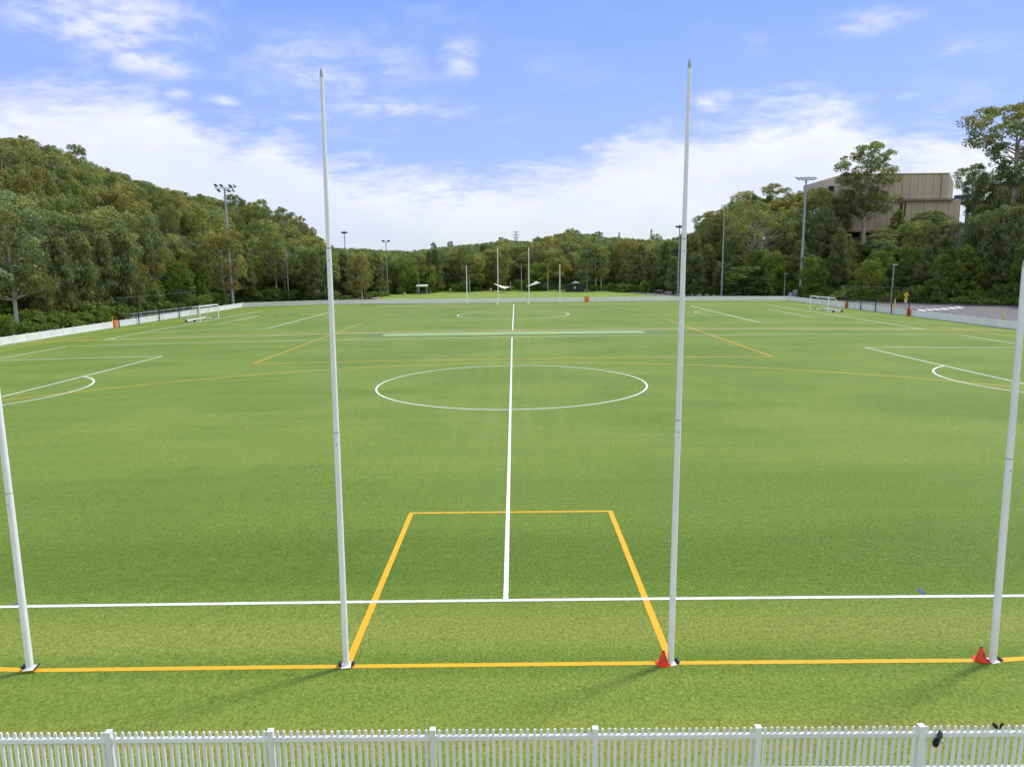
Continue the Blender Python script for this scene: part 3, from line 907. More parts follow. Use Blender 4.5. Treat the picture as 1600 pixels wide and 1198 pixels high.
# ------------------------------------------------------------------ portable soccer goals
def soccer_goal(label, x, y, face):
    """front plane at local x=0, mouth along Y (7.32 m), net behind towards -face"""
    root = thing('soccer_goal', label, 'goal', (x, y, gz(y, x)), 'portable soccer goals')
    s = -face; Hh = 2.44; Wd = 7.32; D1 = 1.0; D2 = 2.3; r = 0.085
    wp = M['white_paint']
    for yy in (-Wd / 2, Wd / 2):
        MB().tube([(0, yy, 0.02), (0, yy, Hh)], r, 10).build('upright', wp, root, True)
        MB().tube([(0, yy, Hh), (s * D1, yy, Hh - 0.02), (s * (D1 + .12), yy, Hh - 0.16), (s * D2, yy, 0.22)], 0.05, 8).build('stanchion', wp, root, True)
        MB().tube([(0, yy, 0.09), (s * D2, yy, 0.09)], 0.055, 8).build('base_rail', wp, root, True)
    MB().tube([(0, -Wd / 2, Hh), (0, Wd / 2, Hh)], r, 10).build('crossbar', wp, root, True)
    MB().tube([(s * D1, -Wd / 2, Hh - 0.03), (s * D1, Wd / 2, Hh - 0.03)], 0.025, 8).build('top_rear_bar', wp, root, True)
    MB().tube([(s * D2, -Wd / 2, 0.17), (s * D2, Wd / 2, 0.17)], 0.13, 12).build('ballast_bar', wp, root, True)
    for yy in (-Wd / 2 - 0.1, Wd / 2 + 0.1):
        for xx in (D2, D2 - 1.4):
            MB().tube([(s * xx, yy - 0.07, 0.17), (s * xx, yy + 0.07, 0.17)], 0.17, 14).build('wheel', M['black_rubber'], root)
    nt = MB()
    k = -Wd / 2
    while k <= Wd / 2 + 0.01:
        nt.tube([(s * D1, k, Hh - .03), (s * D2, k, 0.2)], 0.006, 3, False); nt.tube([(0, k, Hh), (s * D1, k, Hh - .03)], 0.006, 3, False); k += 0.24
    for t in np.linspace(0, 1, 10):
        xx = D1 + (D2 - D1) * t; zz = Hh - .03 + (0.2 - Hh + .03) * t
        nt.tube([(s * xx, -Wd / 2, zz), (s * xx, Wd / 2, zz)], 0.006, 3, False)
        for yy in (-Wd / 2, Wd / 2):
            nt.tube([(0, yy, zz), (s * xx, yy, zz)], 0.006, 3, False)
    for t in np.linspace(0.05, 0.95, 8):
        for yy in (-Wd / 2, Wd / 2):
            xx = D2 * t; zt = Hh if xx < D1 else Hh - (xx - D1) / (D2 - D1) * (Hh - .2)
            nt.tube([(s * xx, yy, 0.1), (s * xx, yy, zt)], 0.006, 3, False)
    tag(nt.build('net', M['net'], root), kind='stuff')
    return root


soccer_goal('white wheeled soccer goal on the left side of the field', -51.35, 106.9, 1)
soccer_goal('white wheeled soccer goal on the right side of the field', 52.95, 110.3, -1)


# ------------------------------------------------------------------ ball stop nets behind the goals
def net_poles(label_pole, label_net, pts, group, z1s):
    prev = None; heads = []
    for i, ((x, y), h) in enumerate(zip(pts, z1s)):
        z = gz(y, x)
        lb = label_pole[i]
        root = thing('net_pole', lb, 'pole', (x, y, z), group)
        MB().tube([(0, 0, 0), (0, 0, h)], 0.085, 10).build('pole', M['black_steel'], root, True)
        MB().sphere((0, 0, h + 0.02), 0.1, 8, 5).build('pole_cap', M['black_steel'], root)
        heads.append(Vector((x, y, z + h - 0.05)))
    root = thing('ball_stop_net', label_net, 'net', (pts[0][0], pts[0][1], gz(pts[0][1], pts[0][0])))
    o = root.location.copy()
    cb_ = MB(); nt = MB()
    for a, b_ in zip(heads, heads[1:]):
        cb_.tube([a - o, b_ - o], 0.014, 5)
        L = (b_ - a).length; n = int(L / 0.45)
        for k in range(n + 1):
            t = k / n; p = a.lerp(b_, t); zb = gz(p.y, p.x) + 0.1
            nt.tube([(p.x - o.x, p.y - o.y, p.z - o.z), (p.x - o.x, p.y - o.y, zb - o.z)], 0.0035, 3, False)
        for k in range(1, 12):
            za = gz(a.y, a.x) + 0.1; zb = gz(b_.y, b_.x) + .1
            t = k / 12
            nt.tube([(a.x - o.x, a.y - o.y, za + (a.z - za) * t - o.z), (b_.x - o.x, b_.y - o.y, zb + (b_.z - zb) * t - o.z)], 0.0035, 3, False)
    cb_.build('cable', M['steel'], root)
    tag(nt.build('netting', M['black_steel'], root), kind='stuff')


lp = []
for px, py in ((184.5, 512), (217.5, 507), (246.5, 502), (273, 498), (297, 494)):
    q = ground_at(px, py, lambda x, y: gz(y, x)); lp.append((XL + 0.28, q.y if True else 0))
lp = [(XL + 0.28, y) for y in (96.9, 102.8, 109.6, 117.0, 124.8)]
names5 = ['first', 'second', 'third', 'fourth', 'fifth']
net_poles(['%s black net pole from the left, behind the left soccer goal' % k for k in names5], 'fine black ball stop net behind the left soccer goal', lp, 'black net poles on the left', [4.55, 4.5, 4.5, 4.5, 4.6])
rp = [(62.0, 118.9), (62.2, 112.8), (62.3, 107.2), (62.4, 101.9), (62.5, 98.7)]
rp = [(61.9, 119.0), (62.0, 114.0), (62.1, 109.0), (62.2, 104.0), (62.3, 99.0)]
net_poles(['%s black net pole from the left, behind the right soccer goal' % k for k in names5], 'fine black ball stop net behind the right soccer goal', rp, 'black net poles on the right', [4.3, 4.3, 4.3, 4.4, 4.4])


# ------------------------------------------------------------------ lamp and flood light poles
def lamp_head(mb_, gl_, c, tilt, yaw, w_=1.0, d=0.75):
    m4 = Matrix.Translation(Vector(c)) @ Matrix.Rotation(yaw, 4, 'Z') @ Matrix.Rotation(tilt, 4, 'X')
    for (mb2, sz, off) in ((mb_, (w_, d, 0.16), (0, 0, 0.0)), (gl_, (w_ * .86, d * .84, 0.02), (0, 0, -0.092))):
        vs = [m4 @ Vector((off[0] + a * sz[0] / 2, off[1] + b2 * sz[1] / 2, off[2] + c2 * sz[2] / 2)) for c2 in (-1, 1) for b2 in (-1, 1) for a in (-1, 1)]
        mb2.add(vs, [(0, 2, 3, 1), (4, 5, 7, 6), (0, 1, 5, 4), (2, 6, 7, 3), (0, 4, 6, 2), (1, 3, 7, 5)])


def light_pole(px, depth, ytop, kind, label, px_top=None, group='lighting poles round the field'):
    p = at_depth(px, depth)
    h = z_for(ytop, p.x, p.y) - p.z
    root = thing('flood_light' if kind in ('flood_l', 'flood_r') else 'light_pole', label, 'light pole', p, group)
    lean = 0
    big = kind in ('flood_l', 'flood_r')
    rb, rt = (0.42, 0.20) if big else ((0.2, 0.11) if h > 14 else (0.13, 0.08))
    MB().tube([(0, 0, 0), (0, 0, h * .5), (0, 0, h)], [rb, (rb + rt) / 2, rt], 12).build('pole', M['steel'], root, True)
    MB().tube([(0, 0, 0), (0, 0, 0.06)], rb * 1.8, 12).build('base_flange', M['steel'], root)
    if big:
        MB().tube([(-2.25 if kind == 'flood_l' else -2.05, 0, h), (2.25 if kind == 'flood_l' else 2.05, 0, h)], 0.09, 8).build('crossarm', M['steel'], root)
        MB().bar((-.8, 0, h), (0, 0, h - .7), .08, .08).bar((.8, 0, h), (0, 0, h - .7), .08, .08).build('brace', M['steel'], root)
        if kind == 'flood_l':
            spots = [(-2.0, .2, .62, -35), (-.75, .2, .55, -35), (1.25, .2, .45, -35), (2.25, .2, .45, -60), (-1.3, -.1, -.55, -35), (0.95, -.1, -.65, -35), (1.95, -.1, -.6, -60)]
        else:
            spots = [(-2.0 + k * 1.0, 0.1, 0.42, 25) for k in range(5)]
        for x, y, z, yw in spots:
            hb, gb = MB(), MB()
            lamp_head(hb, gb, (x, y, h + z), R(-38) if kind == 'flood_l' else R(28), R(yw), 0.85, 0.75)
            hb.bar((x, 0, h), (x, y, h + z), .07, .07)
            ho = hb.build('lamp_head', M['lamp_grey'], root); gb.build('lens', M['lamp_glass'], ho)
        if kind == 'flood_r':
            MB().box((-1.5, -0.6, 0.75), (1.0, .7, 1.5)).build('control_cabinet', M['steel'], root)
            MB().box((-2.6, -0.6, 0.45), (.9, .6, .9)).build('meter_box', M['steel'], root)
    elif kind == 'round':
        MB().tube([(0, 0, h - 0.2), (0, 0, h), (0, 0, h + .25), (0, 0, h + .35)], [0.25, 1.0, 1.05, 0.5], 14).build('lamp_ring', M['lamp_grey'], root)
        MB().tube([(0, 0, h + .35), (0, 0, h + .7)], [.12, .05], 8).build('finial', M['steel'], root)
    elif kind == 'twin':
        MB().bar((-1.0, 0, h), (1.0, 0, h), .1, .1).build('crossarm', M['steel'], root)
        for s in (-1, 1):
            hb, gb = MB(), MB(); lamp_head(hb, gb, (s * 0.75, 0, h + .25), R(-25), R(s * 25), .8, .6)
            ho = hb.build('lamp_head', M['lamp_grey'], root); gb.build('lens', M['lamp_glass'], ho)
    elif kind == 'flat':
        hb, gb = MB(), MB(); lamp_head(hb, gb, (0, 0, h + .15), R(5), 0, 1.5, .8)
        ho = hb.build('lamp_head', M['steel'], root); gb.build('lens', M['lamp_glass'], ho)
    elif kind == 'small':
        hb, gb = MB(), MB(); lamp_head(hb, gb, (0.1, -.15, h + .05), R(8), R(10), 0.85, .5)
        ho = hb.build('lamp_head', M['lamp_glass'], root); gb.build('lens', M['lamp_glass'], ho)
    elif kind == 'bare':
        MB().box((0, 0, h), (.5, .4, .12)).build('lamp_head', M['steel'], root)
    return root


light_pole(364, 163.5, 294, 'flood_l', 'tall grey flood light pole with seven dark lamp heads by the left fence corner')
light_pole(1250, 172, 281, 'flood_r', 'tall grey flood light pole with five lamp heads by the right fence corner')
light_pole(542, 218, 364, 'round', 'slim light pole with a round head rising out of the trees on the left')
light_pole(606, 200, 378, 'twin', 'slim light pole with twin heads beside the far left path')
light_pole(939, 206, 375, 'flat', 'slim light pole with a flat head on the far lawn')
light_pole(1059, 176, 355, 'round', 'slim light pole with a round head just left of the right goal post')
light_pole(1127, 172, 322, 'flat', 'light pole with a flat white head left of the big gum tree')
light_pole(1225, 173, 428, 'small', 'short lamp post beside the right flood light pole')
light_pole(1392, 139, 414, 'small', 'short lamp post beside the yellow road sign')
light_pole(815, 204, 412, 'bare', 'thin grey pole between the far tall goal posts')
light_pole(856, 206, 412, 'bare', 'thin grey pole at the corner of the dark mesh court')
light_pole(917, 206, 412, 'bare', 'thin grey pole above the orange pad on the far fence')
light_pole(655, 196, 438, 'bare', 'thin pole beside the small white roof')
light_pole(798, 206, 441, 'bare', 'thin short pole beside the first shade sail')
light_pole(734, 204, 430, 'bare', 'thin dark pole behind the left far behind post')

# ------------------------------------------------------------------ road sign, bollards, small rails
p = ground_at(1414, 484.5)
sg = thing('road_sign', 'yellow diamond speed hump sign on a grey post beside the car park', 'road sign', p)
MB().tube([(0, 0, 0), (0, 0, 2.9)], 0.04, 8).build('sign_post', M['steel'], sg)
dm = MB(); s_ = 0.50
dm.add([(0, -.06, 2.75 - s_), (s_, -.06, 2.75), (0, -.06, 2.75 + s_), (-s_, -.06, 2.75), (0, -.03, 2.75 - s_), (s_, -.03, 2.75), (0, -.03, 2.75 + s_), (-s_, -.03, 2.75)],
       [(0, 1, 2, 3), (7, 6, 5, 4), (0, 4, 5, 1), (1, 5, 6, 2), (2, 6, 7, 3), (3, 7, 4, 0)])
dm.build('diamond_plate', M['yellow'], sg)
MB().add([(-.26, -.067, 2.68), (.26, -.067, 2.68), (.12, -.067, 2.83), (-.12, -.067, 2.83)], [(0, 1, 2, 3)]).build('hump_symbol', M['black_steel'], sg)
MB().box((0, -.045, 2.0), (.55, .03, .5)).build('speed_plate', M['yellow'], sg)
MB().box((0.0, -.064, 2.02), (.07, .006, .26)).box((0, -.064, 2.02), (.24, .006, .07)).build('speed_number', M['black_steel'], sg)
MB().box((0, -.045, 1.55), (.42, .03, .3)).build('white_plate', M['road_white'], sg)
for (px, py, h, lb) in ((1397.5, 484.5, 2.0, 'yellow bollard beside the road sign'), (1567, 500.5, 1.5, 'yellow bollard behind the right fence, nearest the right edge'), ):
    p = ground_at(px, py)
    b_ = thing('bollard', lb, 'bollard', p, 'yellow bollards by the car park')
    MB().tube([(0, 0, 0), (0, 0, h)], 0.1, 10).build('bollard_tube', M['yellow'], b_, True)
    MB().tube([(0, 0, h * .7), (0, 0, h * .82)], 0.104, 10).build('reflective_band', M['road_white'], b_)
rf = thing('guard_rail', 'low grey guard rail behind the fence by the left net poles', 'railing', (XL - 2.6, 104, gz(104, XL - 2)))
for k in range(14): MB().box((0, k * 2.6, 0.85), (.1, .1, 1.7)).build('rail_post', M['steel'], rf)
for z in (1.0, 1.55): MB().bar((.07, 0, z), (.07, 13 * 2.6, z), .05, .16).build('rail', M['steel'], rf)

# ------------------------------------------------------------------ far lawn: shade sails, court, shelter
def sail(label, pix, depth, tall):
    c = [at_depth(px, depth + dd) for px, py, dd in pix]
    pts = [Vector((q.x, q.y, z_for(py, q.x, q.y))) for q, (px, py, dd) in zip(c, pix)]
    root = thing('shade_sail', label, 'shade sail', (pts[0].x, pts[0].y, c[0].z), 'cream shade sails on the far lawn')
    o = root.location.copy()
    P = [p_ - o for p_ in pts]
    n = 8; vs = []; idx = {}
    cen = (P[0] + P[1] + P[2]) / 3
    for i in range(n + 1):
        for j in range(n + 1 - i):
            a, b2, c2 = i / n, j / n, 1 - i / n - j / n
            q = P[0] * a + P[1] * b2 + P[2] * c2
            edge_ = 1 - 27 * a * b2 * c2
            q = q.lerp(cen, 0.16 * (1 - max(a, b2, c2)) * edge_)
            q.z -= 0.5 * (a * b2 + b2 * c2 + c2 * a)
            idx[(i, j)] = len(vs); vs.append(q)
    fs = []
    for i in range(n):
        for j in range(n - i):
            fs.append((idx[(i, j)], idx[(i + 1, j)], idx[(i, j + 1)]))
            if i + j < n - 1: fs.append((idx[(i + 1, j)], idx[(i + 1, j + 1)], idx[(i, j + 1)]))
    mb = MB().add(vs, fs); k = len(vs)
    mb.add([v + Vector((0, 0, -0.03)) for v in vs], [tuple(reversed(f)) for f in fs])
    mb.build('sail_cloth', M['sail'], root, True)
    for q, g in zip(P, c):
        MB().tube([(q.x, q.y, T(g.x, g.y) - o.z), (q.x, q.y, q.z + 0.1)], 0.07, 8).build('sail_pole', M['lamp_grey'], root)


sail('cream shade sail left of the far tall goal posts', [(771, 442.5, 0), (797, 448.6, 2), (787, 451.0, -4)], 206, 0)
sail('cream shade sail right of the far tall goal posts', [(821.5, 447.8, 0), (838, 438.5, 4), (845, 441.6, -4)], 207, 0)

q0 = at_depth(842, 208); q1 = at_depth(886, 208)
ct = thing('court_fence', 'dark mesh fence of the small court on the far lawn', 'fence', q0)
d_ = (q1 - q0); d_.z = 0; n = 8
for k in range(n + 1):
    q = d_ * (k / n); MB().tube([(q.x, q.y, 0), (q.x, q.y, 2.6)], 0.05, 6).build('post', M['black_steel'], ct)
ms = MB()
for k in range(75):
    q = d_ * (k / 75); ms.box((q.x, q.y, 1.3), (.018, .018, 2.5))
for k in range(12): ms.bar((0, 0, .15 + k * .21), (d_.x, d_.y, .15 + k * .21), .018, .018)
tag(ms.build('mesh', M['black_steel'], ct), kind='stuff')
MB().bar((0, 0, 2.6), (d_.x, d_.y, 2.6), .07, .07).build('top_rail', M['black_steel'], ct)
q0 = at_depth(884, 206); q1 = at_depth(911, 206); wdt = (q1 - q0).length
sh = thing('storage_enclosure', 'black clad enclosure at the right end of the mesh court', 'shed', (q0 + q1) / 2)
for k in range(6):
    MB().box((-wdt / 2 + wdt * (k + .5) / 6, -1.5, 1.05), (wdt / 6 - .05, .08, 2.1)).build('cladding_panel', M['black_steel'], sh)
MB().box((-wdt / 2, 0, 1.05), (.08, 2.9, 2.1)).box((wdt / 2, 0, 1.05), (.08, 2.9, 2.1)).box((0, 1.5, 1.05), (wdt, .08, 2.1)).build('wall', M['black_steel'], sh)
MB().box((0, 0, 2.18), (wdt + .2, 3.2, .14)).build('roof', M['lamp_grey'], sh)
MB().box((.0, -1.56, 1.2), (.4, .03, .5)).build('white_notice', M['road_white'], sh)
q = at_depth(901, 205)
um = thing('umbrella', 'small white umbrella above the black enclosure', 'umbrella', (q.x, q.y - 3.2, T(q.x, q.y - 3.2)))
um.location = (q.x, q.y + 3.2, T(q.x, q.y + 3.2))
MB().tube([(0, 0, 0), (0, 0, 2.9)], .04, 6).build('umbrella_pole', M['steel'], um)
MB().tube([(0, 0, 2.45), (0, 0, 2.8), (0, 0, 3.0)], [1.35, .5, .03], 8, False).build('canopy', M['road_white'], um)
q = at_depth(660, 205)
st = thing('shelter', 'small picnic shelter with a flat white roof on the far left lawn', 'shelter', q)
for x in (-1.3, 1.3):
    for y in (-1, 1): MB().box((x, y, 1.15), (.12, .12, 2.3)).build('shelter_post', M['steel'], st)
MB().box((0, 0, 2.42), (3.2, 2.8, .22), 0, 0, R(6)).build('shelter_roof', M['road_white'], st)
MB().box((0, 0, .72), (1.8, .8, .08)).box((0, 0, .36), (.3, .5, .64)).build('picnic_table', M['concrete'], st)
# low bin-like signs and stone blocks by the trees
for px, dd, w_, h_, lb, cat in ((601, 199, 1.1, .9, 'small white box beside the twin headed light pole', 'utility box'), (632, 198, .7, .8, 'pale block left of the small shelter', 'stone block'),
                            (704, 211, .5, 1.0, 'small white sign on the lawn left of the far posts', 'sign'), (767, 210, .5, 1.0, 'small white sign below the left shade sail', 'sign'),
                            (788, 210, .45, .9, 'small white sign under the first shade sail, right one', 'sign')):
    q = at_depth(px, dd); bx = thing(cat.replace(' ', '_'), lb, cat, q)
    if cat == 'sign':
        MB().tube([(0, 0, 0), (0, 0, h_ * .7)], .03, 6).build('sign_post', M['steel'], bx); MB().box((0, 0, h_ * .9), (w_, .04, w_ * .9)).build('sign_plate', M['road_white'], bx)
    else:
        MB().box((0, 0, h_ / 2), (w_, w_ * .7, h_)).build('body', M['render_pale'], bx); MB().box((0, 0, h_ + .04), (w_ + .1, w_ * .7 + .1, .08)).build('lid', M['concrete'], bx)

bk = []
for k in range(10):
    q = at_depth(1012 + k * 11.5, 186 - k * 1.2)
    rk = MB().sphere((0, 0, .22), (random.uniform(.5, .9), .4, random.uniform(.3, .42)), 7, 4).build('boulder', M['concrete'], None)
    rk.location = q; rk.rotation_euler = (0, 0, random.random() * 3)
    tag(rk, 'grey boulder in the row at the foot of the trees behind the far fence', 'boulder', 'boulders edging the far path')
# two park benches under the far right trees
for px, dd, lb in ((1044, 181, 'park bench under the she-oaks left of the round headed light pole'), (1031, 192, 'park bench further back under the far she-oaks')):
    q = at_depth(px, dd); b_ = thing('park_bench', lb, 'bench', q, 'park benches')
    MB().box((0, 0, .45), (1.8, .45, .07)).build('seat', M['concrete'], b_)
    MB().box((0, .25, .8), (1.8, .06, .4)).build('backrest', M['concrete'], b_)
    for x in (-.7, .7): MB().box((x, 0, .21), (.08, .4, .41)).build('leg', M['black_steel'], b_)


# ------------------------------------------------------------------ industrial building on the right hill
def building():
    d = 203.0
    pL = at_depth(1312, d, lambda x, y: 25.0); pR = at_depth(1480, d, lambda x, y: 25.0)
    y0 = pL.y
    z_led = z_for(313, pR.x, y0); z_top = z_for(271.5, pR.x, y0); z_mid = z_for(330, pR.x, y0)
    z_bot = z_for(361, pL.x, y0); zg = T(pL.x, y0)
    x0 = pL.x; x1 = pR.x
    root = thing('warehouse', 'large tan metal clad building on stilts on top of the right hill', 'building', (x0, y0, z_bot))
    W = x1 - x0; zt = z_top - z_bot; zl = z_led - z_bot
    n = 28
    for k in range(n):
        xa = W * k / n; xb = W * (k + 1) / n
        MB().box(((xa + xb) / 2, 0.05 if k % 2 else 0.0, (zl + .5 + zt) / 2), (xb - xa - 0.05, 0.3, zt - zl - .5)).build('cladding_panel', M['tan_wall'], root)
    MB().box((W / 2, 0.45, (zl + zt) / 2), (W - .02, .5, zt - zl - .3)).build('backing_wall', M['tan_ledge'], root)
    MB().box((W / 2, .1, zt + .1), (W + .3, .9, .2)).build('parapet_cap', M['tan_wall'], root)
    # chamfered right hand corner and side
    cx = 2.3
    MB().add([(W, -.1, zl), (W + cx, 1.5, zl), (W + cx, 1.5, zt - 2.2), (W, -.1, zt), (W, .6, zl), (W + cx, 3.0, zl), (W + cx, 3.0, zt - 2.2), (W, .6, zt)],
             [(0, 1, 2, 3), (7, 6, 5, 4), (3, 2, 6, 7), (1, 5, 6, 2), (0, 4, 5, 1), (0, 3, 7, 4)]).build('corner_wall', M['tan_wall'], root)
    MB().add([(W, .6, zt), (W + cx, 3, zt - 2.2), (W + cx, 26, zt - 2.2), (W, 26, zt), (W, .6, zl), (W + cx, 3, zl), (W + cx, 26, zl), (W, 26, zl)],
             [(0, 1, 2, 3), (1, 5, 6, 2), (3, 2, 6, 7), (4, 5, 1, 0), (0, 3, 7, 4), (7, 6, 5, 4)]).build('side_wall', M['tan_wall'], root)
    MB().box((W / 2, 13, zt - .15), (W - 1, 25, .2)).build('roof', M['roof_grey'], root)
    MB().box((W / 2 + .8, -.25, zl + .22), (W + 2.4, .9, .62)).build('ledge', M['tan_ledge'], root)
    for k in range(20):
        xa = (W + 4.0) * k / 20; xb = (W + 4.0) * (k + 1) / 20
        MB().box(((xa + xb) / 2, .35 if k % 2 else .3, zl / 2 - .1), (xb - xa - .06, .3, zl - .05)).build('lower_panel', M['tan_wall'], root)
    MB().box((W * .58, .1, zl * .62), (.7, .08, zl * .7)).build('rust_streak', M['rust'], root)
    MB().box((W * .615, .1, zl * .72), (.35, .08, zl * .5)).build('rust_streak', M['rust'], root)
    MB().tube([(W * .93, -.32, zl + .6), (W * .93, -.32, zt)], .09, 6).build('downpipe', M['tan_ledge'], root)
    MB().tube([(W * .45, -.32, zl + .6), (W * .45, -.32, zt)], .09, 6).build('downpipe', M['tan_ledge'], root)
    # plate under the lower wall and stilts
    MB().box((W / 2 + 1, 8, -.2), (W + 5, 17, .4)).build('floor_slab', M['tan_ledge'], root)
    MB().box((W / 2, 15.5, -3.0), (W + 12, .5, 6.0)).build('undercroft_shade_wall', M['black_steel'], root)  # black wall added behind the stilts to stand for the shade under the floor
    for k in range(7):
        x = 1.2 + k * 5.6
        MB().box((x, 1.0, -2.6), (.7, .7, 4.5)).build('stilt', M['concrete'], root)
        MB().box((x, 9.0, -2.0), (.7, .7, 4.5)).build('stilt', M['concrete'], root)
    # left wing: glazed end, pale return and low roofed annex
    MB().box((-0.9, .2, zl + 1.6), (1.72, .4, 5.2)).build('pale_pier', M['render_pale'], root)
    wn = MB().box((-2.5, .35, zl + 1.6), (1.46, .2, 5.2)).build('window', M['glass'], root)
    for k in range(2): MB().box((-2.5, .22, zl + 1.2 + k * 1.5), (1.4, .06, .1)).build('mullion', M['steel'], wn)
    MB().add([(-11.5, .5, zl - 1.5), (-3.3, .5, zl - 1.5), (-3.3, .5, zl + 3.5), (-7.0, .5, zl + 3.4), (-11.5, .5, zl + 2.1), (-11.5, 12, zl - 1.5), (-3.3, 12, zl - 1.5), (-3.3, 12, zl + 3.5), (-7.0, 12, zl + 3.4), (-11.5, 12, zl + 2.1)],
             [(0, 1, 2, 3, 4), (9, 8, 7, 6, 5), (4, 3, 8, 9), (3, 2, 7, 8), (0, 4, 9, 5), (1, 6, 7, 2), (0, 5, 6, 1)]).build('annex', M['tan_wall'], root)
    MB().box((0.1, 13.2, (zl + zt) / 2), (.3, 25.4, zt - zl)).build('side_wall', M['tan_wall'], root)
    MB().box((2.0, 8.2, zl / 2), (.3, 15, zl)).build('side_wall', M['tan_wall'], root)
    for k in range(5): MB().tube([(4 + k * 5.5, 6, zt - .1), (4 + k * 5.5, 6, zt + .55)], .35, 10).build('roof_vent', M['roof_grey'], root)
    MB().bar((-11.8, 0.2, zl + 2.15), (-7.0, .2, zl + 3.55), .9, .15).bar((-7.0, .2, zl + 3.55), (-3.2, .2, zl + 3.62), .9, .15).build('annex_fascia', M['render_pale'], root)
    return root, x0, x1, y0, z_bot, zl


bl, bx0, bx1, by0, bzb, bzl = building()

# deck with vehicles right of the building
q = at_depth(1506, 203, lambda x, y: 25.0)
dk = thing('parking_deck', 'concrete parking deck at the right end of the tan building', 'parking deck', (bx1 + 3.0, by0 + 1.5, bzb))
MB().box((7.5, 5, bzl - .2), (15, 10, .4)).build('deck_slab', M['concrete'], dk)
for k in range(6):
    MB().box((.4 + k * 2.8, .1, bzl + .5), (.08, .08, 1.0)).build('railing_post', M['steel'], dk)
MB().bar((.2, .1, bzl + 1.0), (14.6, .1, bzl + 1.0), .06, .06).build('handrail', M['steel'], dk)
MB().box((1.2, .0, bzl + .9), (2.9, .06, 1.0)).build('dark_banner', M['car_blue'], dk)
for k in range(3): MB().box((1 + k * 6, 5, (bzl - .4) / 2 - 3), (.7, .7, bzl + 6)).build('column', M['concrete'], dk)


def van(label, loc, rz, m, L=4.6, H=1.9):
    root = thing('parked_van', label, 'van', loc, None, rz)
    w_ = 1.8
    prof = [(-L / 2, .35), (L / 2, .35), (L / 2, .95), (L / 2 - .9, 1.05), (L / 2 - 1.5, H - .05), (L / 2 - 1.8, H), (-L / 2 + .15, H), (-L / 2, H - .15)]
    n_ = len(prof)
    MB().add([(x, -w_ / 2, z) for x, z in prof] + [(x, w_ / 2, z) for x, z in prof], [tuple(range(n_)), tuple(reversed(range(n_, 2 * n_)))] + [(i + n_, (i + 1) % n_ + n_, (i + 1) % n_, i)[::-1] for i in range(n_)]).build('body', m, root)
    for s in (-1, 1):
        MB().add([(L / 2 - 1.45, s * (w_ / 2 + .01), 1.08), (-L / 2 + .4, s * (w_ / 2 + .01), 1.08), (-L / 2 + .4, s * (w_ / 2 + .01), H - .25), (L / 2 - 1.85, s * (w_ / 2 + .01), H - .25)], [(0, 1, 2, 3)]).build('side_window', M['glass'], root)
        for x in (-L / 2 + .85, L / 2 - .85):
            MB().tube([(x, s * (w_ / 2 - .12), .33), (x, s * (w_ / 2 + .05), .33)], .33, 14).build('wheel', M['black_rubber'], root)
    MB().add([(L / 2 - .92, -.75, 1.08), (L / 2 - .92, .75, 1.08), (L / 2 - 1.47, .7, H - .1), (L / 2 - 1.47, -.7, H - .1)], [(0, 1, 2, 3)]).build('windscreen', M['glass'], root)


van('white van parked on the deck at the right end of the tan building', (bx1 + 7.6, by0 + 4.2, bzb + bzl), 0, M['car_white'])
# small roof glimpsed at the right edge behind the gum
q = at_depth(1606, 230, lambda x, y: 30.0)
zr = z_for(285, q.x, q.y)
hs = thing('shed_building', 'grey roofed shed behind the tall gum at the right edge', 'building', (q.x, q.y, zr - 6))
MB().box((0, 0, 3), (12, 9, 6)).build('wall', M['render_pale'], hs)
MB().add([(-6.5, -5, 6.0), (6.5, -5, 6.0), (6.5, 5, 6.0), (-6.5, 5, 6.0), (-2, 0, 9.2), (6.5, 0, 9.2)], [(0, 1, 5, 4), (2, 3, 4, 5), (3, 0, 4), (1, 2, 5), (3, 2, 1, 0)]).build('roof', M['roof_grey'], hs)
MB().box((-2, -4.53, 3.5), (2, .06, 1.4)).build('window', M['glass'], hs)

# houses and pylon on the far ridge
for px, dd, yt, wdt, lb in ((823, 500, 383, 13, 'pale house with tiled roof among trees on the far centre ridge, left one'), (836, 505, 380.5, 9, 'pale house with tiled roof on the far centre ridge, right one')):
    q = at_depth(px, dd); zt = z_for(yt, q.x, q.y)
    h_ = thing('house', lb, 'house', (q.x, q.y, zt - 9), 'houses on the far ridge')
    MB().box((0, 0, 3.3), (wdt, 9, 6.6)).build('wall', M['render_pale'], h_)
    MB().add([(-wdt / 2 - .5, -5, 6.6), (wdt / 2 + .5, -5, 6.6), (wdt / 2 + .5, 5, 6.6), (-wdt / 2 - .5, 5, 6.6), (-wdt / 4, 0, 9), (wdt / 4, 0, 9)], [(0, 1, 5, 4), (2, 3, 4, 5), (3, 0, 4), (1, 2, 5), (3, 2, 1, 0)]).build('roof', M['roof_tile'], h_)
    for k in (-1, 1): MB().box((k * wdt * .25, -4.53, 4.9), (1.8, .06, 1.3)).build('window', M['glass'], h_)
q = at_depth(806.5, 560)
zt = z_for(361.5, q.x, q.y); hp = zt - q.z
py_ = thing('electricity_pylon', 'pale lattice electricity pylon on the far ridge above the goal posts', 'pylon', q)
tw = MB()
def wd(t): return 2.6 * (1 - t) + .5 * t
lv = np.linspace(0, 1, 8)
for sx in (-1, 1):
    for sy_ in (-1, 1):
        MB().bar((sx * wd(0), sy_ * wd(0), 0), (sx * wd(1), sy_ * wd(1), hp), .3, .3).build('leg', M['steel'], py_)
for a, b_ in zip(lv, lv[1:]):
    for s in (-1, 1):
        tw.bar((-wd(a), s * wd(a), a * hp), (wd(b_), s * wd(b_), b_ * hp), .18, .18); tw.bar((wd(a), s * wd(a), a * hp), (-wd(b_), s * wd(b_), b_ * hp), .18, .18)
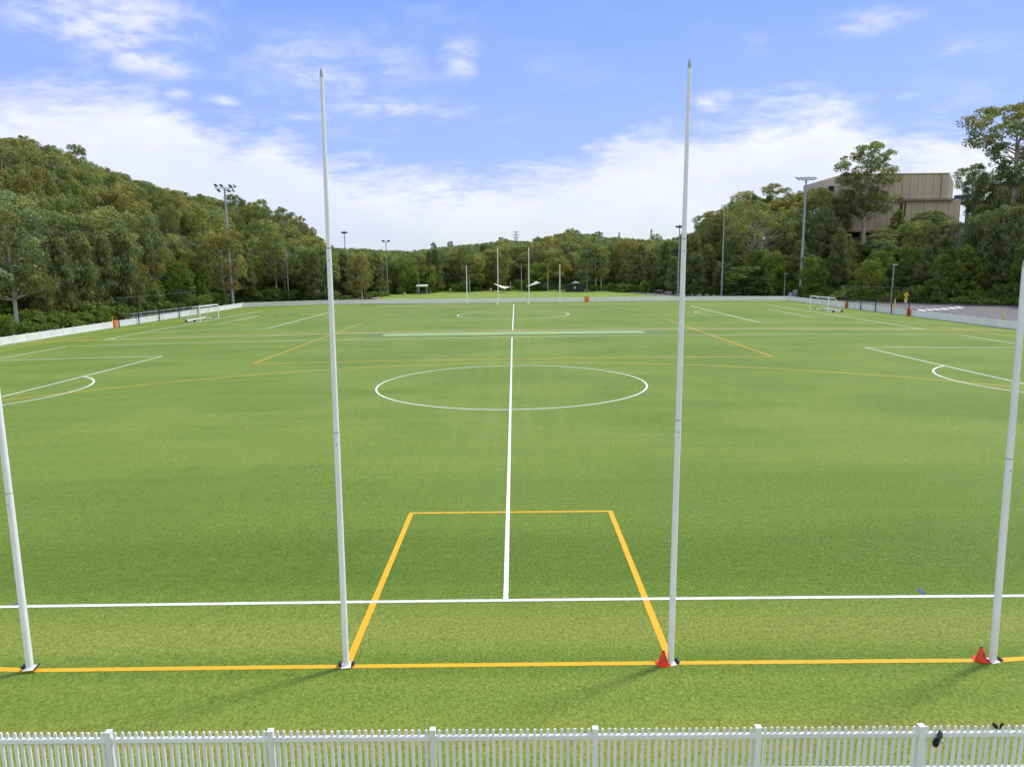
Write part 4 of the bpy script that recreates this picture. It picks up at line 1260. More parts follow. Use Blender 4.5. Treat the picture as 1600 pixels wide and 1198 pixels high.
tw.build('bracing', M['steel'], py_)
for z, l in ((.98, 2.6), (.86, 3.2), (.74, 2.8)):
    MB().bar((-l, 0, hp * z), (l, 0, hp * z), .25, .3).build('crossarm', M['steel'], py_)

# ------------------------------------------------------------------ trees
def quads_mesh(name, P, U, V, tint, m):
    """diamond shaped leaf faces: centres P, half axes U and V"""
    n = len(P)
    co = np.empty((n, 4, 3)); co[:, 0] = P - U; co[:, 1] = P + V; co[:, 2] = P + U; co[:, 3] = P - V
    me = bpy.data.meshes.new(name)
    me.vertices.add(4 * n); me.vertices.foreach_set('co', co.reshape(-1).astype(np.float32))
    me.loops.add(4 * n); me.loops.foreach_set('vertex_index', np.arange(4 * n, dtype=np.int32))
    me.polygons.add(n); me.polygons.foreach_set('loop_start', np.arange(0, 4 * n, 4, dtype=np.int32))
    me.update(calc_edges=True)
    at = me.attributes.new('tint', 'FLOAT_COLOR', 'POINT')
    c = np.ones((n, 4, 4), np.float32); c[:, :, :3] = tint[:, None, :]
    at.data.foreach_set('color', c.reshape(-1))
    me.materials.append(m)
    return me


def unit(v): return v / np.maximum(1e-9, np.linalg.norm(v, axis=1, keepdims=True))


def frame(nrm, k):
    a = unit(rng.normal(size=(k, 3)))
    u = unit(np.cross(nrm, a)); v = np.cross(nrm, u)
    return u, v


def leaves_from_clumps(name, clumps, m, density=95, size=0.20, jitter=0.5):
    """every clump is a little cauliflower: sub-lobes on its upper side, leaves on the shell of each lobe"""
    Ps, Us, Vs, Ts = [], [], [], []
    for (c, r, flat, tn) in clumps:
        nl = 9
        ld = unit(rng.normal(size=(nl, 3)) + np.array([0, 0, 0.45])); ld[0] = (0, 0, 1)
        lr = r * rng.uniform(0.36, 0.56, nl)
        lc = ld * (r - lr * 0.75)[:, None] * np.array([1, 1, flat])
        lt = rng.uniform(0.86, 1.14, nl)
        k = int(density * r * r)
        w_ = lr ** 2 / np.sum(lr ** 2)
        idx = rng.choice(nl, k, p=w_)
        d = unit(rng.normal(size=(k, 3)) + np.array([0, 0, 0.35]) + ld[idx] * 0.35)
        rad = lr[idx] * (1.05 - 0.40 * rng.random(k) ** 2)
        p = np.array(c) + lc[idx] + d * rad[:, None] * np.array([1, 1, 0.85])
        nr = unit(d + rng.normal(size=(k, 3)) * jitter)
        u, v = frame(nr, k)
        s = size * rng.uniform(0.6, 1.3, k)[:, None]
        Ps.append(p); Us.append(u * s); Vs.append(v * s * 0.62)
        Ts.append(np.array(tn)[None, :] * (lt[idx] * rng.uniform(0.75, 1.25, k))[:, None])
    return quads_mesh(name, np.concatenate(Ps), np.concatenate(Us), np.concatenate(Vs), np.concatenate(Ts), m)


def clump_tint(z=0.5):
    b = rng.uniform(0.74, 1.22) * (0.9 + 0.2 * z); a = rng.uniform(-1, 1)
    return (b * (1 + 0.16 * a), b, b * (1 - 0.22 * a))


def trunk_mesh(H, fork, clumps, r0, m, bend=0.6, seed=0, limbs=99):
    rr = random.Random(seed); mb = MB()
    path = [Vector((bend * math.sin(t * 2.6 + seed) * t, bend * math.cos(t * 2.1 + seed * 2) * t, H * 0.93 * t)) for t in np.linspace(0, 1, 9)]
    mb.tube(path, [r0 * (1.25 if i == 0 else 1) * (1 - 0.88 * i / 8) for i in range(9)], 7, False)
    order = sorted(clumps, key=lambda c: -c[1])[:limbs]
    for (c, r, fl, tn) in order:
        c = Vector(c)
        ha = max(fork * H, min(H * 0.85, c.z - math.hypot(c.x, c.y) * rr.uniform(0.55, 1.0)))
        t = ha / (H * 0.93); i = min(7, int(t * 8)); a = path[i].lerp(path[i + 1], t * 8 - i)
        end = c + Vector((0, 0, -r * fl * 0.3))
        mid = a.lerp(end, 0.5) + Vector((rr.uniform(-.4, .4), rr.uniform(-.4, .4), rr.uniform(-.5, .2)))
        ra = r0 * 0.42 * (1 - t * 0.6)
        mb.tube([a, mid, end], [ra, ra * 0.6, 0.03], 5, False)
        for q in range(2):
            e = end + Vector((rr.uniform(-1, 1) * r * .8, rr.uniform(-1, 1) * r * .8, rr.uniform(.0, .6) * r * fl))
            mb.tube([mid.lerp(end, .6), e], [ra * .4, 0.015], 4, False)
    return mb.mesh('trunk', m, True)


def proto_gum(seed, H=20, Rr=5.6, zb=0.32, n=58, cr=(1.15, 2.0), flat=0.72, m='leaf_gum', sep=1.35, shape='dome', size=0.20, bark='bark_pale', dens=95, limbs=26, hollow=0.45):
    rs = random.Random(seed); cl = []
    tries = 0
    while len(cl) < n and tries < 6000:
        tries += 1
        t = rs.random(); z = zb + (0.97 - zb) * t
        if shape == 'dome': prof = math.sqrt(max(0.03, 1 - ((t - 0.38) / 0.66) ** 2))
        elif shape == 'umbrella': prof = (0.35 + 0.75 * t) if t < 0.8 else (0.95 - (t - .8) * 2.2)
        elif shape == 'cone': prof = 1.02 - 0.85 * t
        else: prof = 0.75 + 0.3 * math.sin(t * 3.1)
        a = rs.random() * 2 * math.pi
        rad = Rr * prof * (hollow + (1 - hollow) * math.sqrt(rs.random())) * (0.85 + 0.25 * math.sin(a * 3 + seed))
        r = rs.uniform(*cr) * (1.0 if t < .8 else 0.85)
        p = (rad * math.cos(a), rad * math.sin(a), z * H - r * flat * (1 if t > .9 else 0.3))
        if any((p[0] - q[0][0]) ** 2 + (p[1] - q[0][1]) ** 2 + ((p[2] - q[0][2]) * 1.25) ** 2 < (sep * (r + q[1]) / 2) ** 2 for q in cl): continue
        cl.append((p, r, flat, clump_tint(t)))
    lm = leaves_from_clumps('crown', cl, M[m], dens, size)
    return dict(trunk=trunk_mesh(H, zb * 0.8, cl, 0.017 * H + 0.05, M[bark], 0.5, seed, limbs), crown=lm, H=H, R=Rr + cr[1] * 0.6)


def proto_she(seed, H=15, Rr=3.0, n=9500):
    """she-oak: drooping needle strands in a tall loose crown"""
    rs = np.random.default_rng(seed)
    nb = 120
    bz = rs.uniform(0.16, 0.97, nb); ba = rs.uniform(0, 2 * np.pi, nb)
    prof = np.sin(np.clip((1.05 - bz) * 1.55, 0, 1.57)) ** 0.8
    br = Rr * prof * rs.uniform(0.55, 1.1, nb)
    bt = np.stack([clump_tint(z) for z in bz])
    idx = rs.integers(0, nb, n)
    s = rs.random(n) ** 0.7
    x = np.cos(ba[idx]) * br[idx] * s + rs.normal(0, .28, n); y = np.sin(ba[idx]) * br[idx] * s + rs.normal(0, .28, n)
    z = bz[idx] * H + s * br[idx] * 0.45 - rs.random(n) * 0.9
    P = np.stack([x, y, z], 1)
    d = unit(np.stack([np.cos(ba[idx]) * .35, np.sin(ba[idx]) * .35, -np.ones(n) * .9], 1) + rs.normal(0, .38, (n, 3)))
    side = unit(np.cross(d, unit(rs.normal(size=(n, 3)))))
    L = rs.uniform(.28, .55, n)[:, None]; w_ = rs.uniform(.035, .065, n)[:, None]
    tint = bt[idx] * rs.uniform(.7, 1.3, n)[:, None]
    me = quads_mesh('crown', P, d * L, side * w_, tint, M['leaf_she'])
    mb = MB(); path = [Vector((0.25 * math.sin(t * 4 + seed), 0.25 * math.cos(t * 3 + seed), t * H * .97)) for t in np.linspace(0, 1, 7)]
    mb.tube(path, [0.2 * (1.05 - t) for t in np.linspace(0, 1, 7)], 6, False)
    for k in range(0, nb, 2):
        a = Vector((0, 0, bz[k] * H - .4)); e = Vector((math.cos(ba[k]) * br[k] * .9, math.sin(ba[k]) * br[k] * .9, bz[k] * H + br[k] * .4))
        mb.tube([a, e], [0.045, 0.012], 4, False)
    return dict(trunk=mb.mesh('trunk', M['bark_dark'], True), crown=me, H=H, R=Rr + .3)


def proto_pine(seed=3, H=20):
    cl = []
    rs = random.Random(seed); Ps, Us, Vs, Ts = [], [], [], []
    mb = MB(); mb.tube([(0, 0, 0), (0, 0, H)], [.3, .04], 6, False)
    for k in range(12):
        z = H * (0.22 + 0.065 * k); L = 4.2 * (1 - k / 13)
        for j in range(6):
            a = j * math.pi / 3 + k * .5
            mb.tube([(0, 0, z), (math.cos(a) * L, math.sin(a) * L, z + L * .18)], [.06, .02], 4, False)
            for q in range(34):
                s = rng.uniform(.15, 1); p = np.array([math.cos(a) * L * s, math.sin(a) * L * s, z + L * .18 * s]) + rng.normal(0, .16, 3)
                Ps.append(p)
    P = np.array(Ps); n = len(P); nr = unit(rng.normal(size=(n, 3)) * .5 + np.array([0, 0, 1])); u, v = frame(nr, n)
    t = np.ones((n, 3)) * rng.uniform(.5, .9, (n, 1))
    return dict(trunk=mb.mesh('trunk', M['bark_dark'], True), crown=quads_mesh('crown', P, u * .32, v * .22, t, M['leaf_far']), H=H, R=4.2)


PR = {
    'gum': [proto_gum(1, n=48, cr=(1.5, 2.4), flat=.8, sep=1.2), proto_gum(2, H=19, Rr=5.2, n=44, zb=0.28, cr=(1.4, 2.2), flat=.85, sep=1.2), proto_gum(3, H=21, Rr=6.0, n=50, zb=.34, cr=(1.5, 2.5), flat=.75, sep=1.2), proto_gum(4, H=18, Rr=5.8, n=56, zb=.25, cr=(1.3, 2.0), flat=.85, sep=1.2),
            proto_gum(6, H=20, Rr=5.6, n=42, zb=.38, cr=(1.3, 2.3), flat=.7, sep=1.4)],
    'open': [proto_gum(11, H=26, Rr=7.0, zb=.42, n=44, cr=(1.2, 2.1), flat=.62, sep=1.5, shape='umbrella', dens=120, limbs=44, hollow=.45), proto_gum(12, H=24, Rr=6.0, zb=.45, n=36, cr=(1.1, 2.0), flat=.62, sep=1.5, shape='dome', dens=120, limbs=36, hollow=.5)],
    'tall': [proto_gum(14, H=30, Rr=7.2, zb=.30, n=80, cr=(1.2, 2.1), flat=.62, sep=1.3, shape='dome', dens=120, limbs=60, hollow=.35)],
    'wide': [proto_gum(21, H=20, Rr=8.4, zb=.18, n=90, cr=(1.3, 2.1), flat=.7, sep=1.4, shape='dome', size=.18, dens=85, limbs=90, hollow=.3)],
    'green': [proto_gum(31, H=12, Rr=4.2, zb=.08, n=50, cr=(1.0, 1.6), flat=.85, m='leaf_green', sep=1.1, size=.17, dens=140, bark='bark_dark', limbs=20), proto_gum(32, H=11, Rr=4.4, zb=.06, n=48, cr=(1.0, 1.5), flat=.85, m='leaf_green', sep=1.1, size=.17, dens=140, bark='bark_dark', shape='cone', limbs=20)],
    'she': [proto_she(5), proto_she(6, 16, 3.4, 11500), proto_she(7, 14, 2.7, 9500)],
    'shrub': [proto_gum(41, H=2.6, Rr=1.7, zb=.12, n=22, cr=(.45, .75), flat=.8, m='leaf_green', sep=1.1, size=.11, dens=330, bark='bark_dark', limbs=8), proto_gum(42, H=2.2, Rr=1.9, zb=.1, n=24, cr=(.4, .7), flat=.75, m='leaf_vine', sep=1.1, size=.11, dens=330, bark='bark_dark', limbs=8)],
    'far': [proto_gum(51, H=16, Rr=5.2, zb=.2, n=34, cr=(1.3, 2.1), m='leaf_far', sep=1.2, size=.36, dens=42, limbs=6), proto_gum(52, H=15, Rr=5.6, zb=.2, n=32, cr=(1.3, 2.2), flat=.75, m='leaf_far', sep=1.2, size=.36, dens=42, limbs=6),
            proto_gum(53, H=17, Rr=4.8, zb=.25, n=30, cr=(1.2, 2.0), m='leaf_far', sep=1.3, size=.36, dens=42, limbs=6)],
    'pine': [proto_pine()],
}
KNAME = {'gum': 'gum_tree', 'open': 'gum_tree', 'tall': 'gum_tree', 'wide': 'gum_tree', 'green': 'wattle_tree', 'she': 'casuarina_tree', 'shrub': 'shrub', 'far': 'forest_tree', 'pine': 'norfolk_pine'}


def plant(kind, var, loc, H, Rad, label, group=None, rz=None):
    pr = PR[kind][var % len(PR[kind])]
    root = thing(KNAME[kind], label, 'shrub' if kind == 'shrub' else 'tree', loc, group, random.random() * 6.28 if rz is None else rz)
    root.scale = (Rad / pr['R'], Rad / pr['R'], H / pr['H'])
    link('trunk', pr['trunk'], root); link('crown', pr['crown'], root)
    return root


SIL = [(-400, 150), (0, 208), (50, 214), (75, 219), (140, 248), (200, 272), (250, 287), (270, 294), (300, 297), (345, 310), (370, 312), (410, 320), (450, 335), (475, 350), (495, 370), (515, 384), (560, 386), (640, 391), (700, 384), (760, 378), (790, 374), (830, 376), (860, 366), (890, 361), (940, 367),
       (1000, 372), (1050, 371), (1075, 353), (1100, 334), (1130, 318), (1160, 305), (1195, 300), (1225, 308), (1260, 300), (1295, 318), (1312, 345), (1335, 385), (1352, 385), (1375, 358), (1400, 342), (1450, 338), (1500, 330), (1530, 322), (1600, 300), (2000, 250)]
SX = [a for a, b in SIL]; SYY = [b for a, b in SIL]


def sil(px): return float(np.interp(px, SX, SYY))


HERO = [
    # px, depth, top y, width px, kind, var, label
    (28, 98, 308, 125, 'gum', 0, 'tall bright gum tree with a pale trunk at the left edge behind the fence'),
    (-30, 104, 330, 110, 'gum', 1, 'gum tree cut by the left edge of the picture'),
    (70, 104, 392, 46, 'she', 0, 'narrow grey-green she-oak just right of the pale trunked gum'),
    (103, 110, 370, 62, 'she', 1, 'tall wispy she-oak behind the left fence, first of the three big ones'),
    (137, 115, 358, 66, 'she', 2, 'tall wispy she-oak behind the left fence, middle of the three big ones'),
    (170, 120, 366, 60, 'she', 0, 'tall wispy she-oak behind the left fence, last before the orange pad'),
    (198, 128, 385, 50, 'she', 1, 'she-oak above the first black net pole on the left'),
    (222, 134, 426, 58, 'green', 0, 'rounded bright green tree above the second black net pole on the left'),
    (250, 140, 432, 36, 'green', 1, 'narrow bright green tree behind the third black net pole on the left'),
    (190, 152, 326, 105, 'gum', 3, 'broad yellow-green gum with a domed crown above the she-oaks on the left'),
    (282, 148, 402, 50, 'green', 0, 'bright green tree above the left soccer goal'),
    (322, 158, 408, 42, 'green', 1, 'green pointed tree left of the left flood light pole'),
    (250, 160, 380, 50, 'gum', 1, 'olive gum behind the bright green trees by the left goal'),
    (322, 172, 318, 76, 'gum', 2, 'rounded gum with a full dome just left of the left flood light pole'),
    (372, 214, 300, 52, 'open', 1, 'dark open gum on the skyline right of the left flood light'),
    (412, 216, 308, 48, 'open', 0, 'open gum on the left skyline, second right of the flood light'),
    (446, 218, 320, 46, 'open', 1, 'open gum on the left skyline with layered pads of leaves'),
    (472, 216, 334, 34, 'open', 0, 'small open gum on the left skyline beside the left goal post'),
    (492, 210, 352, 24, 'open', 1, 'last thin gum of the left skyline behind the left goal post'),
    (400, 178, 402, 50, 'green', 0, 'dark green tree behind the far left corner of the fence'),
    (435, 185, 410, 52, 'gum', 0, 'olive gum behind the far left fence, left of the branching pale trunk'),
    (447, 180, 395, 46, 'open', 1, 'slender gum with a pale forked trunk behind the far left fence'),
    (478, 185, 400, 55, 'gum', 3, 'brownish gum behind the far fence left of the left goal post'),
    (512, 190, 408, 40, 'green', 1, 'green tree seen just left of the left goal post'),
    (541, 194, 417, 52, 'green', 0, 'rounded bright green tree just right of the left goal post'),
    (572, 200, 405, 32, 'she', 2, 'grey she-oak between the two slim light poles on the left'),
    (586, 204, 415, 24, 'she', 0, 'small she-oak next to the far left path'),
    (128, 205, 222, 44, 'open', 1, 'open gum leaning out above the left skyline'),
    (48, 200, 210, 46, 'open', 0, 'open gum on the top of the left hill'),
    (640, 216, 436, 62, 'green', 1, 'low bushy tree left of the small white roofed shelter'),
    (685, 228, 412, 70, 'she', 1, 'grey-green tree behind the small white roofed shelter'),
    (718, 228, 390, 62, 'gum', 2, 'large yellow-green gum behind the left far behind post'),
    (752, 224, 408, 52, 'gum', 3, 'broad gum between the far behind post and the tall far goal posts'),
    (795, 232, 405, 42, 'gum', 0, 'dark gum behind the left shade sail'),
    (824, 232, 392, 50, 'gum', 1, 'yellow tipped gum behind the right tall far goal post'),
    (862, 230, 400, 40, 'gum', 2, 'dark gum above the mesh court'),
    (897, 226, 391, 46, 'gum', 0, 'pale flowering gum above the black enclosure'),
    (930, 228, 404, 40, 'green', 1, 'green tree behind the slim pole with a flat head'),
    (958, 226, 390, 48, 'green', 0, 'yellow-green tree left of the far she-oaks'),
    (976, 206, 412, 34, 'she', 0, 'first she-oak from the left in the row right of the far lawn'),
    (996, 203, 398, 38, 'she', 1, 'second she-oak from the left in the row right of the far lawn'),
    (1017, 200, 392, 38, 'she', 2, 'third she-oak from the left in the row right of the far lawn'),
    (1038, 194, 376, 42, 'she', 0, 'tallest dark she-oak in the row left of the right goal post'),
    (1052, 186, 400, 36, 'she', 1, 'she-oak just left of the right goal post'),
    (1085, 186, 392, 46, 'she', 2, 'grey she-oak just right of the right goal post'),
    (1105, 190, 380, 44, 'she', 0, 'she-oak between the right goal post and the flat headed pole'),
    (1102, 222, 330, 50, 'open', 0, 'open gum on the right skyline nearest the right goal post'),
    (1176, 190, 308, 128, 'wide', 0, 'wide spreading gum with bare pale limbs left of the right flood light'),
    (1205, 222, 284, 62, 'open', 1, 'dense high gum crown on the right skyline behind the spreading gum'),
    (1160, 226, 294, 56, 'gum', 1, 'yellow-green topped gum on the right skyline'),
    (1164, 178, 412, 84, 'green', 0, 'low dark green bushy tree behind the far right fence'),
    (1128, 184, 405, 40, 'gum', 3, 'small gum behind the pole with a flat white head'),
    (1212, 184, 395, 50, 'gum', 0, 'gum behind the short lamp post near the right fence corner'),
    (1232, 214, 312, 54, 'she', 1, 'grey she-oak left of the right flood light'),
    (1272, 198, 289, 74, 'gum', 2, 'tall gum with pale branches right of the right flood light'),
    (1296, 186, 338, 58, 'she', 0, 'tall she-oak behind the right soccer goal'),
    (1240, 204, 296, 50, 'gum', 4, 'gum crown touching the right flood light from the left'),
    (1312, 196, 305, 42, 'gum', 0, 'gum standing before the left wing of the tan building'),
    (1268, 180, 400, 46, 'green', 1, 'dark tree behind the right soccer goal, left side'),
    (1322, 182, 376, 48, 'she', 2, 'she-oak below the stilts of the tan building'),
    (1348, 192, 217, 108, 'tall', 0, 'tall emergent gum with a white trunk in front of the tan building'),
    (1378, 178, 372, 46, 'gum', 3, 'olive gum right of the white trunk below the tan building'),
    (1402, 194, 323, 44, 'green', 1, 'dark green rounded tree against the lower wall of the tan building'),
    (1452, 194, 327, 66, 'green', 0, 'wide dark green domed tree against the right part of the tan building wall'),
    (1428, 178, 378, 56, 'gum', 1, 'gum halfway up the bank below the tan building'),
    (1470, 176, 365, 60, 'green', 1, 'bright green tree halfway up the bank right of the tan building'),
    (1512, 176, 252, 62, 'open', 0, 'open gum with yellow-green pads right of the tan building'),
    (1497, 166, 345, 40, 'open', 1, 'slim gum with a forked pale trunk on the right bank'),
    (1525, 164, 318, 58, 'she', 1, 'tall dark she-oak on the right bank, left one of the edge group'),
    (1556, 160, 290, 60, 'she', 0, 'tall dark she-oak on the right bank under the big open gum'),
    (1540, 150, 335, 54, 'she', 2, 'she-oak with a bare lower trunk at the car park edge, left of the two'),
    (1578, 147, 320, 60, 'she', 1, 'she-oak with a bare lower trunk at the car park edge, right of the two'),
    (1592, 158, 282, 60, 'she', 2, 'tall dark she-oak at the right edge of the picture'),
    (1640, 158, 270, 80, 'gum', 0, 'gum tree cut by the right edge of the picture'),
    (1530, 178, 268, 62, 'gum', 1, 'gum right of the tan building, left one of the skyline group at the right edge'),
    (1562, 176, 262, 60, 'gum', 4, 'gum under the very tall open gum at the right edge, middle of the skyline group'),
    (1606, 174, 262, 66, 'gum', 2, 'gum under the very tall open gum, cut by the right edge'),
    (1292, 197, 300, 46, 'gum', 3, 'gum covering the sloping left wing of the tan building'),
    (1574, 168, 150, 180, 'open', 0, 'very tall open gum with a spreading crown at the right edge'),
    (1418, 168, 425, 58, 'green', 0, 'bushy green tree at the foot of the bank right of the road sign'),
    (1478, 156, 412, 44, 'green', 1, 'creeper covered tree at the edge of the car park'),
    (1360, 174, 410, 40, 'green', 0, 'leafy tree behind the short lamp post by the road sign'),
    (1545, 150, 430, 50, 'green', 0, 'low green tree at the car park edge under the she-oaks'),
    (1595, 146, 425, 56, 'green', 1, 'low green tree beside the car park at the right edge'),
    (785, 330, 369, 24, 'open', 0, 'dark gum on the far skyline left of the pylon'),
    (678, 560, 377, 14, 'far', 0, 'small lone tree on the far left skyline'),
    (704, 560, 376, 14, 'far', 1, 'small lone tree on the distant ridge, second from the left'),
    (840, 330, 368, 20, 'open', 1, 'umbrella shaped gum on the far skyline right of the pylon'),
    (892, 340, 355, 36, 'gum', 0, 'high domed gum on the far centre skyline'),
    (934, 335, 360, 28, 'open', 1, 'dark gum on the far skyline above the flat headed pole'),
    (1024, 330, 364, 22, 'open', 0, 'open gum on the skyline left of the right goal post'),
    (862, 300, 385, 28, 'far', 2, 'pale olive tree on the far centre slope'),
    (967, 380, 361.5, 11, 'pine', 0, 'small norfolk pine on the far skyline, left one'),
    (1017, 380, 356.5, 13, 'pine', 0, 'taller norfolk pine on the far skyline, right one'),
]
placed = []
for px, d, yt, wpx, kind, var, lb in HERO:
    p = at_depth(px, d)
    H = z_for(yt, p.x, p.y) - p.z
    Rad = wpx * d / FOC / 2
    if H < 3: H = 3
    plant(kind, var, (p.x, p.y, p.z - 0.3), H + 0.3, Rad, lb)
    placed.append((p.x, p.y, max(2.2, Rad * 0.55)))
for px, d, yt, wpx, lb in ((452, 176, 378, 40, 'bare pale limbed tree behind the far left fence'), (150, 140, 372, 34, 'bare grey tree rising out of the she-oaks on the left'), (262, 200, 330, 30, 'bare white branches high in the left forest'),
                       (1188, 184, 345, 60, 'bare pale branches in front of the spreading gum on the right'), (1492, 160, 372, 36, 'bare forked pale tree on the right bank'), (1276, 188, 350, 40, 'bare pale branches right of the right flood light'), (806, 420, 366, 14, 'thin bare tree on the far skyline')):
    p = at_depth(px, d); H = z_for(yt, p.x, p.y) - p.z
    pr = PR['open'][px % 2]
    root = thing('bare_tree', lb, 'tree', (p.x, p.y, p.z - .2), None, random.random() * 6.28)
    sc_ = wpx * d / FOC / 2 / pr['R']; root.scale = (sc_, sc_, H / pr['H'])
    link('trunk', pr['trunk'], root)
for px, d, wpx, yt, lb in ((12, 92, 34, 488, 'dark leafy shrub at the left edge behind the fence'), (42, 94, 36, 500, 'bright green shrub behind the left fence near the left edge'), (70, 98, 44, 503, 'rounded bright green shrub below the pale trunked gum'),
                       (110, 104, 50, 498, 'pale green shrub behind the left fence below the she-oaks'), (148, 111, 30, 495, 'small shrub left of the orange pad behind the fence'), (166, 115, 36, 487, 'shrub just left of the first net pole'),
                       (205, 124, 40, 478, 'shrub between the first two net poles on the left'), (1292, 172, 40, 450, 'shrub behind the right soccer goal'), (1430, 158, 40, 462, 'shrub at the foot of the bank behind the road sign'), (1532, 146, 44, 470, 'shrub at the car park edge below the she-oaks')):
    p = at_depth(px, d); H = z_for(yt, p.x, p.y) - p.z
    plant('shrub', int(px), (p.x, p.y, p.z - .1), max(1.5, H), wpx * d / FOC / 2, lb)


def blocked(x, y, r):
    if -66 < x < 66 and y < 152: return True
    if x > 0 and 60 < x < 140 and 40 < y and math.hypot(x - CAM.x, y - CAM.y) < np.interp(math.degrees(math.atan2(x, y - CAM.y)), AZ, R0) + 1.5: return True
    if bx0 - 15 < x < bx1 + 22 and by0 - 5 < y < by0 + 30: return True
    if bx0 + 12 < x < bx1 + 4 and by0 - 10 < y < by0: return True
    for px_, py__, rr in placed:
        if (x - px_) ** 2 + (y - py__) ** 2 < (r + rr) ** 2 * 0.6: return True
    return False


cand = []
rs = random.Random(5)


def scatter(a0, a1, lo, hi, sp, zone):
    """jittered grid between the foot and just past the ridge"""
    xs = np.arange(-260, 260, sp); ys = np.arange(40, 620, sp)
    for j, y in enumerate(ys):
        for x in xs:
            X = x + rs.uniform(-.42, .42) * sp + (sp / 2 if j % 2 else 0); Y = y + rs.uniform(-.42, .42) * sp
            _, r, az, r0, r1 = hill(X, Y)
            if not (a0 <= az < a1): continue
            if r < r0 + 2 + lo or r > min(r1 + 12, hi): continue
            if blocked(X, Y, 1.8): continue
            cand.append((X, Y, r, az, r0, r1, zone))


scatter(-39, -11, 0, 285, 6.6, 'left')
scatter(-11, 12, 0, 300, 7.6, 'far')
scatter(12, 39, 0, 260, 6.4, 'right')
n_near = len(cand)
scatter(-14, 13, 100, 640, 8.6, 'ridge')
fill = []
for X, Y, r, az, r0, r1, zone in cand:
    if zone == 'ridge' and r < 300: continue
    z = T(X, Y)
    px, _ = proj((X, Y, z + 8))
    if px < -70 or px > 1670: continue
    edge_ = (r - r0)
    u = rs.random()
    if zone == 'ridge': kind = 'far'
    elif zone == 'left': kind = ('she' if u < .25 else 'green' if u < .45 else 'gum') if edge_ < 14 else ('open' if u < .08 else 'gum')
    elif zone == 'far': kind = ('she' if u < .3 else 'green' if u < .45 else 'gum') if edge_ < 20 else ('gum' if r < 270 else 'far')
    else: kind = ('she' if u < .48 else 'green' if u < .96 else 'gum') if edge_ < 22 else ('she' if u < .3 else 'gum')
    H = {'gum': rs.uniform(12.5, 19.5), 'open': rs.uniform(18, 22), 'green': rs.uniform(8, 12), 'she': rs.uniform(12, 16), 'far': rs.uniform(12, 16)}[kind]
    Rad = {'gum': rs.choice([rs.uniform(3.2, 4.4), rs.uniform(4.4, 6.2), rs.uniform(5.5, 7.4)]), 'open': rs.uniform(4.5, 6.0), 'green': rs.uniform(3.6, 4.8), 'she': rs.uniform(2.8, 3.8), 'far': rs.uniform(4.8, 6.4)}[kind]
    ymin = sil(px) + rs.random() ** 2 * 14
    Hmax = z_for(ymin, X, Y) - z
    if Hmax < 3.5: continue
    if H > Hmax:
        Rad *= max(0.62, (Hmax / H) ** 0.5); H = Hmax
    fill.append((H / r, X, Y, z, r, zone, kind, H, Rad))
fill.sort(key=lambda t: -t[0])
near = [f for f in fill if f[5] != 'ridge'][:205]
rest = [f for f in fill if f not in near]
ZN = {'left': ('on the left hillside', 'forest trees on the left hillside'), 'far': ('behind the far lawn', 'forest trees behind the far lawn'), 'right': ('on the right hillside', 'forest trees on the right hillside')}
KL = {'gum': 'olive gum tree', 'open': 'thin crowned gum tree', 'green': 'bushy green tree', 'she': 'grey-green she-oak', 'far': 'small olive tree'}
for k, (_, X, Y, z, r, zone, kind, H, Rad) in enumerate(near):
    px, _ = proj((X, Y, z + 6)); zz = hill(X, Y); t_ = (zz[1] - zz[3]) / (zz[4] - zz[3])
    lvl = 'low on' if t_ < .2 else 'midway up' if t_ < .65 else 'high on'
    if zone == 'left':
        wh = 'left of the orange pad' if px < 180 else 'above the left net poles' if px < 300 else 'about the left flood light' if px < 420 else 'next to the left goal post' if px < 520 else 'beyond the left goal post'
        lb = '%s %s the left forest slope %s' % (KL[kind], lvl, wh)
    elif zone == 'far':
        wh = 'left of the white roofed shelter' if px < 660 else 'left of the far goal posts' if px < 780 else 'behind the shade sails' if px < 920 else 'right of the court'
        lb = '%s %s the far forest %s' % (KL[kind], lvl, wh)
    else:
        wh = 'left of the right flood light' if px < 1250 else 'about the white trunked gum' if px < 1380 else 'below the tan wall' if px < 1490 else 'near the right edge'
        lb = '%s %s the right slope %s' % (KL[kind], lvl, wh)
    plant(kind, k, (X, Y, z - .3), H + .3, Rad, lb, ZN[zone][1])
print('TREES near', len(near), 'rest', len(rest), 'hero', len(HERO))


